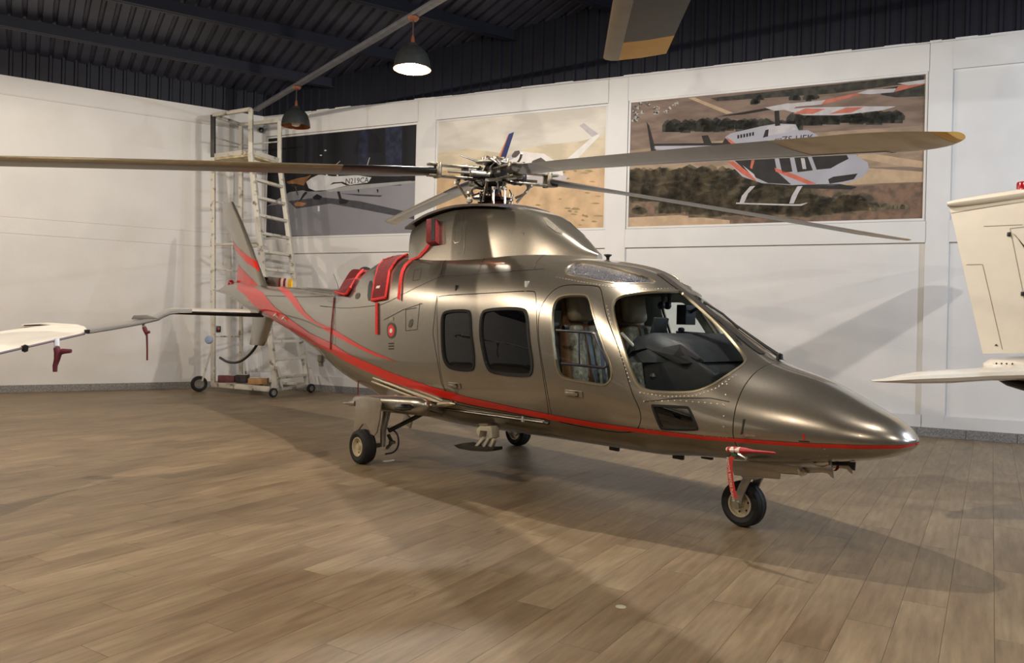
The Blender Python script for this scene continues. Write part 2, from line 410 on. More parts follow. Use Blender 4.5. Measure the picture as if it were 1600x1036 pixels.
# ================================================================== FLOOR of wood-look planks
def floor_mat():
    m = bpy.data.materials.new('oak_look_vinyl'); m.use_nodes = True; nt = m.node_tree; N, L = nt.nodes, nt.links; b = N['Principled BSDF']
    ge = N.new('ShaderNodeNewGeometry'); oi = N.new('ShaderNodeObjectInfo')
    ad = N.new('ShaderNodeMath'); ad.operation = 'ADD'; L.new(ge.outputs['Random Per Island'], ad.inputs[0]); L.new(oi.outputs['Random'], ad.inputs[1])
    fr = N.new('ShaderNodeMath'); fr.operation = 'FRACT'; L.new(ad.outputs[0], fr.inputs[0])
    mp = N.new('ShaderNodeMapping'); mp.vector_type = 'POINT'; mp.inputs['Rotation'].default_value = (0, 0, -PLANK_A); L.new(ge.outputs['Position'], mp.inputs[0])
    cx = N.new('ShaderNodeCombineXYZ'); ml = N.new('ShaderNodeMath'); ml.operation = 'MULTIPLY'; ml.inputs[1].default_value = 37.0; L.new(fr.outputs[0], ml.inputs[0]); L.new(ml.outputs[0], cx.inputs[2])
    va = N.new('ShaderNodeVectorMath'); va.operation = 'ADD'; L.new(mp.outputs[0], va.inputs[0]); L.new(cx.outputs[0], va.inputs[1])
    def noise(sc, st, det=4, rough=.55):
        v = N.new('ShaderNodeVectorMath'); v.operation = 'MULTIPLY'; v.inputs[1].default_value = st; L.new(va.outputs[0], v.inputs[0])
        n = N.new('ShaderNodeTexNoise'); n.inputs['Scale'].default_value = sc; n.inputs['Detail'].default_value = det; n.inputs['Roughness'].default_value = rough; L.new(v.outputs[0], n.inputs[0]); return n
    grain = noise(9, (0.35, 3.2, 1), 6, .6); blot = noise(1.6, (0.6, 1.6, 1), 3); fine = noise(60, (.25, 2.5, 1), 3)
    r1 = N.new('ShaderNodeValToRGB'); L.new(grain.outputs[0], r1.inputs[0])
    e = r1.color_ramp.elements; e[0].position = .30; e[0].color = lin((120, 104, 80)); e[1].position = .72; e[1].color = lin((150, 133, 105))
    r2 = N.new('ShaderNodeValToRGB'); L.new(blot.outputs[0], r2.inputs[0])
    e = r2.color_ramp.elements; e[0].position = .3; e[0].color = lin((206, 196, 188)); e[1].position = .7; e[1].color = (1, 1, 1, 1)
    mx = N.new('ShaderNodeMix'); mx.data_type = 'RGBA'; mx.blend_type = 'MULTIPLY'; mx.inputs[0].default_value = 1; L.new(r1.outputs[0], mx.inputs[6]); L.new(r2.outputs[0], mx.inputs[7])
    hs = N.new('ShaderNodeHueSaturation'); L.new(mx.outputs[2], hs.inputs['Color'])
    mr = N.new('ShaderNodeMapRange'); mr.inputs[3].default_value = .95; mr.inputs[4].default_value = 1.04; L.new(fr.outputs[0], mr.inputs[0]); L.new(mr.outputs[0], hs.inputs['Value'])
    # dark scuffs and knots with a shape of their own
    vo = noise(2.3, (.7, 2.2, 1), 6, .7); rk = N.new('ShaderNodeValToRGB'); L.new(vo.outputs[0], rk.inputs[0])
    e = rk.color_ramp.elements; e[0].position = .27; e[0].color = lin((150, 132, 112)); e[1].position = .36; e[1].color = (1, 1, 1, 1)
    m2 = N.new('ShaderNodeMix'); m2.data_type = 'RGBA'; m2.blend_type = 'MULTIPLY'; m2.inputs[0].default_value = .8; L.new(hs.outputs[0], m2.inputs[6]); L.new(rk.outputs[0], m2.inputs[7])
    L.new(m2.outputs[2], b.inputs['Base Color'])
    rr = N.new('ShaderNodeMapRange'); rr.inputs[3].default_value = .34; rr.inputs[4].default_value = .55; L.new(blot.outputs[0], rr.inputs[0]); L.new(rr.outputs[0], b.inputs['Roughness'])
    b.inputs['Specular IOR Level'].default_value = .4
    bp = N.new('ShaderNodeBump'); bp.inputs['Strength'].default_value = .12; bp.inputs['Distance'].default_value = .003; L.new(fine.outputs[0], bp.inputs['Height']); L.new(bp.outputs[0], b.inputs['Normal'])
    return m
PD = Vector((750, 1220, 0)).normalized(); PC = Vector((PD.y, -PD.x, 0)); PLANK_A = math.atan2(PD.y, PD.x)
FLOOR = floor_mat(); MATS['floor'] = FLOOR
UND = M('screed_under_floor', (78, 67, 54), rough=.9)
mb = MB(); mb.prism([tuple(p + Vector((0, 0, -.012))) for p in (K - NB * .2 - NL * .2, PR, PF, PM, PL)], (0, 0, -.1))
floor = struct(mb, 'floor', UND, smooth=False)
PW, PLN, GAP = 0.215, 1.3, 0.0016
cand = []
poly = [K + (-NB - NL) * .10, PR, PF, PM, PL]
def inside(p):
    n = len(poly); c = True
    for i in range(n):
        a, b_ = poly[i], poly[(i + 1) % n]
        if (b_ - a).cross(p - a).z > 0: c = False
    return c
for j in range(-75, 76):
    off = (j * 0.37) % 1 * PLN
    for i in range(-14, 18):
        c = PC * (j * PW) + PD * (i * PLN + off) + Vector((0, 3, 0))
        if not (inside(c) or inside(c + PD * .6) or inside(c - PD * .6)): continue
        vis = c.y > 1.0 and abs(c.x / c.y) < .72 and c.y > 3.0
        cand.append((0 if vis else 1, c.length, c))
cand.sort(key=lambda t: (t[0], t[1]))
pm = None
R4 = Matrix.Rotation(PLANK_A, 4, 'Z')
stuff = MB()
for k, (_, _, c) in enumerate(cand):
    if k < 300:
        if pm is None:
            q = MB(); q.box((0, 0, -.005), (PLN - GAP, PW - GAP, .010)); o = q.build('plank', FLOOR, smooth=False); pm = o.data
        else: o = bpy.data.objects.new('plank', pm); COL.objects.link(o)
        o.parent = floor; o.matrix_world = Matrix.Translation(c) @ R4
    else: stuff.box(c + Vector((0, 0, -.005)), (PLN - GAP, PW - GAP, .010), R4.to_3x3())
o = stuff.build('far_planks', FLOOR, parent=floor, smooth=False); o['kind'] = 'stuff'
# ================================================================== THE HELICOPTER
heli = empty('helicopter', HUB, HA)
tag(heli, 'bronze grey twin-engine helicopter with red stripes parked in the middle of the hangar', 'helicopter')
XC = np.array([4.205, 4.195, 4.16, 4.08, 3.95, 3.6, 3.2, 2.8, 2.4, 2.0, 1.5, 0.8, 0.0, -0.8, -1.5, -2.05, -2.4, -2.7, -3.1, -3.8, -4.8, -5.8, -6.8, -7.5, -7.783])
TW = np.array([.02, .075, .145, .225, .31, .46, .58, .67, .735, .775, .795, .80, .80, .79, .75, .685, .625, .57, .50, .41, .32, .245, .15, .055, .012])
ZT = np.array([.795, .805, .851, .914, .974, 1.13, 1.248, 1.494, 1.751, 1.963, 2.05, 2.13, 2.17, 2.22, 2.205, 2.05, 1.93, 1.868, 1.855, 1.878, 1.901, 1.95, 2.01, 1.895, 1.905])
ZB = np.array([.759, .742, .715, .672, .633, .571, .517, .490, .450, .442, .434, .417, .392, .415, .565, .64, .715, .792, .905, 1.09, 1.343, 1.505, 1.764, 1.855, 1.89])
ZMX = np.array([.78, .778, .775, .773, .775, .78, .79, .84, .95, 1.05, 1.08, 1.1, 1.1, 1.1, 1.12, 1.18, 1.225, 1.28, 1.36, 1.45, 1.6, 1.72, 1.85, 1.885, 1.897])
NT = np.array([2, 2, 2, 2, 2, 2, 2.1, 2.2, 2.3, 2.5, 2.7, 2.8, 2.8, 2.7, 2.45, 2.2, 2.1, 2.1, 2.2, 2.3, 2.35, 2.3, 2.1, 2, 2])
NBX = np.array([2, 2, 2, 2, 2, 2.05, 2.1, 2.2, 2.3, 2.4, 2.5, 2.5, 2.5, 2.5, 2.4, 2.25, 2.2, 2.15, 2.1, 2, 2, 2, 2, 2, 2])
def pchip(xk, yk, x):
    xk = xk[::-1]; yk = yk[::-1]; h = np.diff(xk); d = np.diff(yk) / h; m = np.zeros_like(yk)
    d0 = np.where(d == 0, 1e-9, d)
    m[1:-1] = np.where(d[:-1] * d[1:] > 0, (h[:-1] + h[1:]) * 3 / ((2 * h[1:] + h[:-1]) / d0[:-1] + (h[1:] + 2 * h[:-1]) / d0[1:]), 0)
    m[0] = d[0]; m[-1] = d[-1]
    i = np.clip(np.searchsorted(xk, x) - 1, 0, len(xk) - 2); t = (x - xk[i]) / h[i]
    return (2*t**3-3*t**2+1)*yk[i]+(t**3-2*t**2+t)*h[i]*m[i]+(-2*t**3+3*t**2)*yk[i+1]+(t**3-t**2)*h[i]*m[i+1]
def section(x, th, dw=0.0, dt=0.0, db=0.0):
    w, zt, zb, zm, nt_, nb = [float(pchip(XC, a, np.array([x]))[0]) for a in (TW, ZT, ZB, ZMX, NT, NBX)]
    w -= dw; zt -= dt; zb += db
    out = []
    for t in th:
        c, s = math.cos(t), math.sin(t); n = nt_ if s >= 0 else nb
        y = w * math.copysign(abs(c) ** (2 / n), c); z = zm + ((zt - zm) if s >= 0 else (zm - zb)) * math.copysign(abs(s) ** (2 / n), s)
        out.append(Vector((x, y, z)))
    return out
def bodyz(x, top=True): return float(pchip(XC, ZT if top else ZB, np.array([x]))[0])
NTH = 88
THS = [2 * PI * (k + .5) / NTH for k in range(NTH)]
xs = list(4.205 - 0.4 * (np.linspace(0, 1, 24) ** 2)) + list(np.linspace(3.78, -7.783, 185))
body = MB(); body.loft([section(x, THS) for x in xs])
nose_tip = Vector((4.222, 0, .777))
# a ray target of the bare skin, with smooth normals
def make_bvh(mb):
    v = [tuple(p) for p in mb.v]; tris = []
    for f in mb.f:
        for k in range(1, len(f) - 1): tris.append((f[0], f[k], f[k + 1]))
    nrm = [Vector((0, 0, 0)) for _ in v]
    for t in tris:
        a, b_, c = (mb.v[i] for i in t); n = (b_ - a).cross(c - a)
        for i in t: nrm[i] += n
    for n in nrm:
        if n.length > 0: n.normalize()
    return BVHTree.FromPolygons(v, tris), tris, nrm, mb.v
BV = make_bvh(body)
def skin_normal(bv, loc, idx):
    t = bv[1][idx]; a, b_, c = (bv[3][i] for i in t)
    n = barycentric_transform(loc, a, b_, c, bv[2][t[0]], bv[2][t[1]], bv[2][t[2]])
    return n.normalized()
cen = Vector((0, 0, 1.2))
_s = skin_normal(BV, *BV[0].find_nearest(Vector((.5, -2, 1.2)))[0:3:2])
SGN = 1 if _s.y < 0 else -1
def hit(px, py, bv=BV):
    d = rayh(px, py).normalized(); loc, n, idx, _ = bv[0].ray_cast(CAMH, d)
    if loc is None: return None
    nn = skin_normal(bv, loc, idx)
    if nn.dot(d) > 0: nn = -nn
    return loc, nn
def tobj(mb, mats): return mb.build('tmp', mats, smooth=False)
def boolean(a, b_, op):
    m = a.modifiers.new('b', 'BOOLEAN'); m.operation = op; m.object = b_; m.solver = 'EXACT'
    try: m.material_mode = 'TRANSFER'
    except Exception: pass
    dg = bpy.context.evaluated_depsgraph_get(); dg.update()
    me = bpy.data.meshes.new_from_object(a.evaluated_get(dg)); a.modifiers.clear(); a.data = me
    return a
def dupe(o):
    c = o.copy(); c.data = o.data.copy(); COL.objects.link(c); return c
def kill(o): bpy.data.objects.remove(o)
def outline(pix, it=2): return chaikin(pix, it)
def cutter(pix, out=.16, inn=.16, grow=0.0, it=2, nrm=None):
    """prism through the skin around a window or door outline; returns builder"""
    hs = [hit(*p) for p in outline(pix, it)]; hs = [h for h in hs if h]
    P = [h[0] for h in hs]; n = Vector((0, 0, 0))
    for h in hs: n += h[1]
    n.normalize()
    if nrm is not None: n = Vector(nrm).normalized()
    c = sum(P, Vector((0, 0, 0))) / len(P)
    if grow:
        Q = []
        for i, p in enumerate(P):
            t = (P[(i + 1) % len(P)] - P[i - 1]).normalized(); s = t.cross(n)
            if s.dot(p - c) < 0: s = -s
            Q.append(p + s * grow)
        P = Q
    m = MB(); k = len(P)
    v = [p + n * out for p in P] + [p - n * inn for p in P] + [c + n * out, c - n * inn]
    f = [(i, (i + 1) % k, (i + 1) % k + k, i + k) for i in range(k)] + [(2 * k, (i + 1) % k, i) for i in range(k)] + [(2 * k + 1, i + k, (i + 1) % k + k) for i in range(k)]
    m.add(v, f); return m
def both(m):
    q = MB(); q.add(m.v, m.f); w = m.mirror(); q.add(w.v, w.f); return q
WIN_R = [(690, 492), (698, 485), (730, 483.5), (736, 488), (737, 520), (741.6, 552), (742, 574), (737, 581), (705, 578), (695, 568), (691, 552), (689.6, 520)]
WIN_F = [(751, 491), (760, 482), (816, 480), (825, 488), (827, 530), (833, 564), (832, 584), (824, 590), (772, 585), (760, 576), (752, 540), (749.4, 520)]
WIN_D = [(861.3, 481.7), (869, 466), (883, 460.5), (914.3, 460), (921.3, 466), (926.5, 490.4), (947.3, 551.2), (956, 577.3), (955.7, 593), (946.5, 601.7), (938.7, 602.5), (881.3, 593), (871, 582.5), (864.8, 551), (861.8, 516.5)]
WIN_S = [(956, 474), (962, 464), (979, 458), (1021, 453.5), (1058, 453), (1067, 456), (1076, 464), (1112, 496), (1140, 524), (1166, 556), (1166, 567), (1143, 582.5), (1114, 601.8), (1094, 610.5), (1075, 614), (1036, 614), (1011, 612), (998, 606), (988, 590), (973, 546), (961, 507), (956, 486)]
WIN_T = [(882, 422.5), (887.5, 415), (902.5, 409.5), (922.5, 410.2), (960, 418), (997, 429), (1030, 441), (1010, 443), (972.5, 443.5), (947.5, 441), (910, 433.8), (884, 428)]
WIN_C = [(1017, 633), (1021, 632.5), (1072, 635), (1077, 636.5), (1091, 669), (1090, 673), (1036, 671.5), (1031, 669)]
DOOR_C = [(841, 500), (846, 478), (858, 460), (872, 449), (890, 445), (930, 447), (938, 450), (942, 471), (947, 496), (970, 555), (987, 616), (997, 635), (1002, 653), (996, 672), (975, 676), (940, 672), (868, 658), (862, 650), (852, 590), (843, 540)]
DOOR_B = [(683, 467), (686, 462.5), (760, 459), (832, 454.5), (837.5, 459), (838, 510), (842, 548), (850, 600), (858, 650), (855, 656), (780, 644), (712, 632), (700, 625), (690, 590), (684, 540)]
# --- skin: outer loft, hollow cabin, window openings
skin = tobj(body, [PAINT, INTER])
cav = MB(); cx_ = list(np.linspace(3.14, -0.55, 60)); cav.loft([section(x, THS, .035, .04, .20 if x < 2.9 else .12) for x in cx_], mi=0)
cobj = tobj(cav, [INTER]); boolean(skin, cobj, 'DIFFERENCE')
for pix in (WIN_R, WIN_F, WIN_D, WIN_S, WIN_C, WIN_T):
    k = cutter(pix, .22, .16 if pix is not WIN_S else .22)
    if pix in (WIN_S, WIN_T):
        for kk in (k, k.mirror()):
            t = tobj(kk, [PAINT]); boolean(skin, t, 'DIFFERENCE'); kill(t)
    else:
        t = tobj(both(k), [PAINT]); boolean(skin, t, 'DIFFERENCE'); kill(t)
# --- split into nose cone, doors and fuselage
def bigbox(x0, x1):
    q = MB(); q.box(((x0 + x1) / 2, 0, 1.2), (x1 - x0, 3, 3)); return tobj(q, [PAINT])
nose = dupe(skin); b1 = bigbox(3.262, 5); boolean(nose, b1, 'INTERSECT')
b2 = bigbox(3.256, 5.2); boolean(skin, b2, 'DIFFERENCE')
doors = []
grown = MB()
for nm, pix in (('cockpit_door', DOOR_C), ('cabin_door', DOOR_B)):
    k = cutter(pix, .12, .10); g = cutter(pix, .12, .10, grow=.007)
    for side in (0, 1):
        kk = k if side == 0 else k.mirror(); d = dupe(skin); t = tobj(kk, [PAINT]); boolean(d, t, 'INTERSECT'); kill(t); doors.append((nm, side, d))
    q = both(g); t = tobj(q, [PAINT]); boolean(skin, t, 'DIFFERENCE'); kill(t)
for t in (cobj, b1, b2): kill(t)
def skin_shade(o, bv=BV, mats=None):
    me = o.data; me.shade_smooth(); me.set_sharp_from_angle(angle=math.radians(30))
    nr = [Vector(c.vector) for c in me.corner_normals]
    cache = {}
    for p in me.polygons:
        for li in p.loop_indices:
            vi = me.loops[li].vertex_index
            if vi not in cache:
                loc, n, idx, dist = bv[0].find_nearest(me.vertices[vi].co)
                cache[vi] = (skin_normal(bv, loc, idx), dist)
            n, dist = cache[vi]
            if dist < .003:
                s = n if n.dot(p.normal) >= 0 else -n
                if s.dot(p.normal) > .6: nr[li] = s
    me.normals_split_custom_set(nr)
def finish(o, name, parent=heli):
    skin_shade(o); o.name = name; o.data.name = name; o.parent = parent; return o
finish(skin, 'fuselage'); finish(nose, 'nose_cone')
door_objs = {}
for nm, side, d in doors: door_objs[(nm, side)] = finish(d, nm)

# --- panes and frames laid on the skin
def skin_fill(pix, off, it=2, rings=5):
    """filled patch that follows the skin inside an outline"""
    ol = outline(pix, it); n = len(ol); cxp = sum(p[0] for p in ol) / n; cyp = sum(p[1] for p in ol) / n
    m = MB(); rows = []
    for r in range(rings + 1):
        t = 1 - r / (rings + .0) if r < rings else 0.02
        row = []
        for p in ol:
            h = hit(cxp + (p[0] - cxp) * t, cyp + (p[1] - cyp) * t)
            row.append(h[0] + h[1] * off if h else (rows[-1][len(row)] if rows else row[-1]))
        rows.append(row)
    m.grid(rows, closed=True); o = len(m.v) - n; m.f.append(tuple(o + j for j in range(n))); m.m.append(0)
    return m
def skin_band(pix, w_in, off, it=2, thick=.012):
    """raised bead following an outline on the skin"""
    hs = [hit(*p) for p in outline(pix, it)]; hs = [h for h in hs if h]; n = len(hs)
    m = MB(); rows = [[], [], [], []]
    c = sum((h[0] for h in hs), Vector((0, 0, 0))) / n
    for i, (p, nn) in enumerate(hs):
        t = (hs[(i + 1) % n][0] - hs[i - 1][0]).normalized(); s = t.cross(nn)
        if s.dot(p - c) > 0: s = -s
        rows[0].append(p - s * .004 - nn * .01); rows[1].append(p - s * .004 + nn * (off)); rows[2].append(p + s * w_in + nn * (off)); rows[3].append(p + s * (w_in + .006) - nn * .015)
    m.grid(rows, closed=True); return m
def pair(m, name, mats, parents, **k):
    """starboard part and its port mirror"""
    a = m.build(name, mats, parent=parents[0], **k); b_ = m.mirror().build(name, mats, parent=parents[1], **k); return a, b_
DC = (door_objs[('cockpit_door', 0)], door_objs[('cockpit_door', 1)]); DBR = (door_objs[('cabin_door', 0)], door_objs[('cabin_door', 1)])
HH = (heli, heli)
for pix, nm, mt, par in ((WIN_R, 'cabin_window', TINT, DBR), (WIN_F, 'cabin_window', TINT, DBR), (WIN_D, 'door_window', CLEAR, DC), (WIN_S, 'windscreen', CLEAR, HH), (WIN_T, 'roof_window', None, HH), (WIN_C, 'chin_window', TINT, HH)):
    if mt is None: mt = M('roof_window_sparkle_tint', (74, 78, 86), rough=.12, coat=.5, vary=.6, scale=110, bump=.9, spec=.6)  # grey tint, lightened and speckled to stand in for sparkling reflections
    pair(skin_fill(pix, -.008), nm, mt, par, recalc=False)
for pix, par in ((WIN_R, DBR), (WIN_F, DBR)): pair(skin_band(pix, .022, .008), 'window_seal', DARK, par)
TRIM = M('champagne_bead', (176, 165, 140), rough=.3, metal=.8, coat=.5, vary=.03)
pair(skin_band(WIN_D, .008, .006), 'window_bead', TRIM, DC)
pair(skin_band(WIN_S, .010, .004), 'windscreen_bead', TRIM, HH)
pair(skin_band(WIN_T, .006, .004), 'roof_window_bead', TRIM, HH)
pair(skin_band(WIN_C, .012, .004), 'chin_window_seal', DARK, HH)
# sliding vent frame in the cockpit door window
def path_on_skin(pix, off):
    return [h[0] + h[1] * off for h in (hit(*p) for p in pix) if h]
vm = MB()
vm.tube(path_on_skin([(871, 516.5), (900, 518.5), (926, 520.5), (931, 523), (940, 545), (950, 567), (950, 572), (945, 575), (920, 572), (879, 568)], .012), .011, 8)
vm.tube(path_on_skin([(906, 519), (906.5, 545), (907, 570)], .012), .007, 8)
pair(vm, 'vent_frame', M('vent_frame_navy', (28, 28, 44), rough=.35, vary=.1), DC)
vm = MB(); h = hit(883, 512); vm.lathe([(0, .03), (.02, .03), (.022, 0), (.018, -.02)], h[0], 'Y', 16); pair(vm, 'vent_knob', DARK, DC)
# door handles
def handle(px, py, mt, par, L=.13):
    hh = hit(px, py); p, n = hh; q = MB()
    fx = Vector((1, 0, 0)); fx = (fx - n * fx.dot(n)).normalized(); up = n.cross(fx)
    if up.z < 0: up = -up
    R = Matrix((fx, up, n)).transposed()
    q.box(p + n * .004, (L, .05, .012), R); pair(q, 'handle_plate', PAINT, par, bevel=.005)
    q = MB(); q.box(p + n * .022 - fx * .01, (L * .72, .022, .012), R); q.box(p + n * .012 - fx * (L * .36), (.02, .022, .02), R); pair(q, 'handle', STEEL, par, bevel=.004)
    q = MB(); q.box(p + n * .0105 + fx * .035, (.032, .04, .004), R); pair(q, 'handle_recess', BLACKM, par, bevel=.001)
handle(897, 615, STEEL, DC, .18); handle(711, 602, STEEL, DBR, .18)

# --- stripes, conforming to the skin
def strip(up, lo, n=60, k=3, off=.0022, bv=BV):
    A = resample(up, n); B = resample(lo, n); P = []
    for a, b_ in zip(A, B):
        row = []
        for j in range(k + 1):
            q = a.lerp(b_, j / k); h = hit(q.x, q.y, bv); row.append(h[0] + h[1] * off if h else None)
        P.append(row)
    m = MB()
    for i in range(n - 1):
        for j in range(k):
            q = [P[i][j], P[i][j + 1], P[i + 1][j + 1], P[i + 1][j]]
            if all(x is not None for x in q) and max((q[0] - q[2]).length, (q[1] - q[3]).length) < .8: m.add(q, [(0, 1, 2, 3)])
    return m
MAIN_U = [(371, 436), (389, 445), (410, 456), (428, 478.8), (451, 497), (484, 520.5), (520, 537), (545.7, 554), (611, 582.3), (677, 605), (729.5, 620), (800, 635.4), (868, 649), (927.5, 659.6), (999.7, 669.4), (1097.5, 680.9), (1182.5, 687.2), (1267.5, 692.8), (1352.5, 695.7), (1410, 695.5), (1431, 692.5)]
MAIN_L = [(371, 452), (382, 460), (396, 476.4), (412, 488), (430.6, 502), (465, 522), (488.5, 537), (520, 552), (545.7, 567.6), (611, 597), (677, 616.8), (729.5, 630.5), (800, 643.9), (868, 657), (927.5, 667), (999.7, 675.3), (1097.5, 686.4), (1182.5, 692.8), (1267.5, 698.7), (1352.5, 701.5), (1405, 700.5), (1428, 696.5)]
def weld(m, eps=1e-5):
    d = {}; v = []; f = []
    for fc in m.f:
        q = []
        for i in fc:
            k = tuple(round(c, 5) for c in m.v[i])
            if k not in d: d[k] = len(v); v.append(m.v[i])
            q.append(d[k])
        if len(set(q)) == len(q): f.append(tuple(q))
    o = MB(); o.add(v, f); return o
pair(weld(strip(MAIN_U, MAIN_L, 150, 7, .0045)), 'stripe', RED, HH)
UP_U = [(445, 446), (448, 449), (463, 467), (477, 488), (493, 502), (520, 514), (562, 539), (588, 552), (621, 565.3)]
UP_L = [(430, 446), (432, 449), (451.4, 467), (465, 485.7), (481.5, 499.6), (502, 511), (520, 523), (562, 545), (588, 556.5), (621, 565.5)]
pair(weld(strip(UP_U, UP_L, 70, 5, .0045)), 'upper_stripe', RED, HH)
# --- panel seams
def seam(pix, w=.006, off=.0026, n=24, bv=BV):
    hs = [hit(q.x, q.y, bv) for q in resample(pix, n)]; hs = [h for h in hs if h]; m = MB(); rows = []
    for i, (p, nn) in enumerate(hs):
        t = (hs[min(i + 1, len(hs) - 1)][0] - hs[max(i - 1, 0)][0]).normalized(); s = t.cross(nn).normalized()
        rows.append([p - s * w / 2 + nn * off, p + s * w / 2 + nn * off])
    if len(rows) > 1: m.grid(rows)
    return m
sm = MB()
for pix in ([(500, 478), (538, 482), (560, 480.5), (598, 476.3), (645, 452), (689, 431.4), (740, 428), (800, 424), (850, 420)], [(600, 500), (630, 484), (660, 474)], [(524, 462), (524, 545)], [(656, 473), (652, 515), (634, 517)], [(634, 484), (634, 517)], [(634, 484), (651, 481)],
            [(648, 422), (659, 419), (656, 437), (645, 439), (648, 422)], [(683, 462), (676, 520), (690, 600), (712, 634)], [(1005, 628), (1060, 622), (1110, 622), (1140, 628)], [(760, 398), (750, 418), (745, 428)], [(700, 400), (692, 415), (689, 431)], [(850, 398), (838, 410), (835, 422)],
            [(415, 462), (470, 464), (524, 463)], [(690, 622), (740, 634), (800, 645), (860, 658)]):
    q = seam(pix); sm.add(q.v, q.f)
pair(sm, 'panel_seam', SEAM, HH, recalc=False)
# --- louvres and access panels on the engine cowling
GRILLE = M('louvre_grey', (72, 70, 64), rough=.6, vary=.15, scale=60)
def patch(pix, name, mt, it=1, off=.004): pair(skin_fill(pix, off, it, 3), name, mt, HH, recalc=False)
patch([(576, 440), (583, 438), (581, 470), (574, 470)], 'louvre', BLACKM)
patch([(556, 459), (563, 457), (562, 466), (555, 468)], 'louvre', GRILLE)
patch([(640, 500), (646, 498), (644, 511), (638, 512)], 'louvre', GRILLE)
# red roundel emblem with a pale ring
patch([(606, 506), (612, 503), (618, 507), (620, 517), (617, 527), (611, 530), (606, 526), (604.5, 515)], 'emblem_ring', M('emblem_ring_grey', (70, 66, 60), rough=.4, vary=.05), 2, .0035)
patch([(608, 509), (612, 507), (616, 510), (617.5, 517), (615.5, 524), (611, 526.5), (607.5, 523), (606.5, 515)], 'emblem', RED, 2, .006)
patch([(610, 514), (613.5, 513), (614.5, 517), (613, 520.5), (609.5, 520)], 'emblem_mark', WHITEP, 1, .008)
for k in range(3):
    y0 = 536 + k * 4.2; patch([(607.5, y0), (615.5, y0 - .3), (615.5, y0 + 1.5), (607.5, y0 + 1.8)], 'stencil_line', SEAM, 0, .004)
patch([(609, 496), (615, 495), (615, 501), (609, 502)], 'stencil_box', TRIM, 0, .004)
patch([(1161, 655), (1165, 655), (1161, 678), (1157, 679)], 'vent_slot', SEAM, 0, .003); patch([(1254.5, 678), (1257.5, 678), (1258, 688), (1255, 688)], 'jack_mark', RED, 0, .003)
patch([(1248, 688.5), (1265, 689.5), (1265, 691), (1248, 690)], 'stencil_line', SEAM, 0, .003)
# rivet rows round the windscreen and over the doors
rv = MB(); rc = []
def rivets(pix, n, r=.006):
    for q in resample(pix, n):
        h = hit(q.x, q.y)
        if not h: continue
        p, nn = h; a = nn.cross(Vector((1, 0, .3))).normalized(); b_ = nn.cross(a)
        ring = [p + a * (math.cos(t) * r) + b_ * (math.sin(t) * r) + nn * .001 for t in (0, PI / 3, 2 * PI / 3, PI, 4 * PI / 3, 5 * PI / 3)]
        rv.add(ring + [p + nn * .004], [(i, (i + 1) % 6, 6) for i in range(6)])
rivets([(870, 433), (905, 440), (960, 449), (1010, 452), (1058, 450)], 40); rivets([(948, 478), (955, 505), (968, 548), (984, 596)], 20)
rivets([(1000, 614), (1040, 620), (1085, 619), (1120, 606), (1150, 586)], 26); rivets([(1006, 628), (1060, 626), (1130, 632)], 14); rivets([(1010, 671), (1080, 680), (1135, 684)], 12)
rivets([(1136, 600), (1131, 640), (1130, 684)], 6); rivets([(1276, 701), (1290, 702), (1293, 712), (1280, 712), (1276, 701)], 5)
o1, o2 = pair(rv, 'rivet_row', M('bright_rivet', (205, 196, 170), rough=.3, metal=.7, vary=.1), HH); o1['kind'] = 'stuff'; o2['kind'] = 'stuff'
# --- dark post between the two windscreens and the wipers
post = MB(); rows = []
for x in np.linspace(2.16, 3.13, 26):
    row = []
    for y in np.linspace(-.045, .045, 7):
        loc, n, idx, _ = BV[0].ray_cast(Vector((x, y, 3)), Vector((0, 0, -1))); row.append(loc + Vector((0.35, 0, 1)).normalized() * .006)
    rows.append(row)
post.grid(rows); post.build('windscreen_post', M('post_charcoal', (52, 47, 42), rough=.5, vary=.35, scale=70), parent=heli)
WIP = M('wiper_black', (16, 16, 17), rough=.5, vary=.1)
w = MB(); w.tube([on_y(1220, 557, .08), on_y(1196, 541, .08), on_y(1150, 508, .10), on_y(1128, 489, .12)], [.014, .012, .008, .006], 8)
w.tube([on_y(1100, 472, .12), on_y(1130, 491, .12), on_y(1154, 513, .10)], .009, 8); w.lathe([(0, .05), (.022, .04), (.026, 0)], on_y(1218, 562, .08), 'Z', 12)
w.build('wiper', WIP, parent=heli)
w = MB(); w.tube([on_y(1172, 562, -.1), on_y(1150, 527, -.1), on_y(1118, 494, -.08)], [.012, .008, .006], 8); w.lathe([(0, .04), (.02, .03), (.024, 0)], on_y(1172, 566, -.1), 'Z', 12); w.build('wiper', WIP, parent=heli)

def hit2(px, py):
    a, b_ = hit(px, py), hit(px, py, BVP)
    if a and b_: return a if (a[0] - CAMH).length < (b_[0] - CAMH).length else b_
    return a or b_
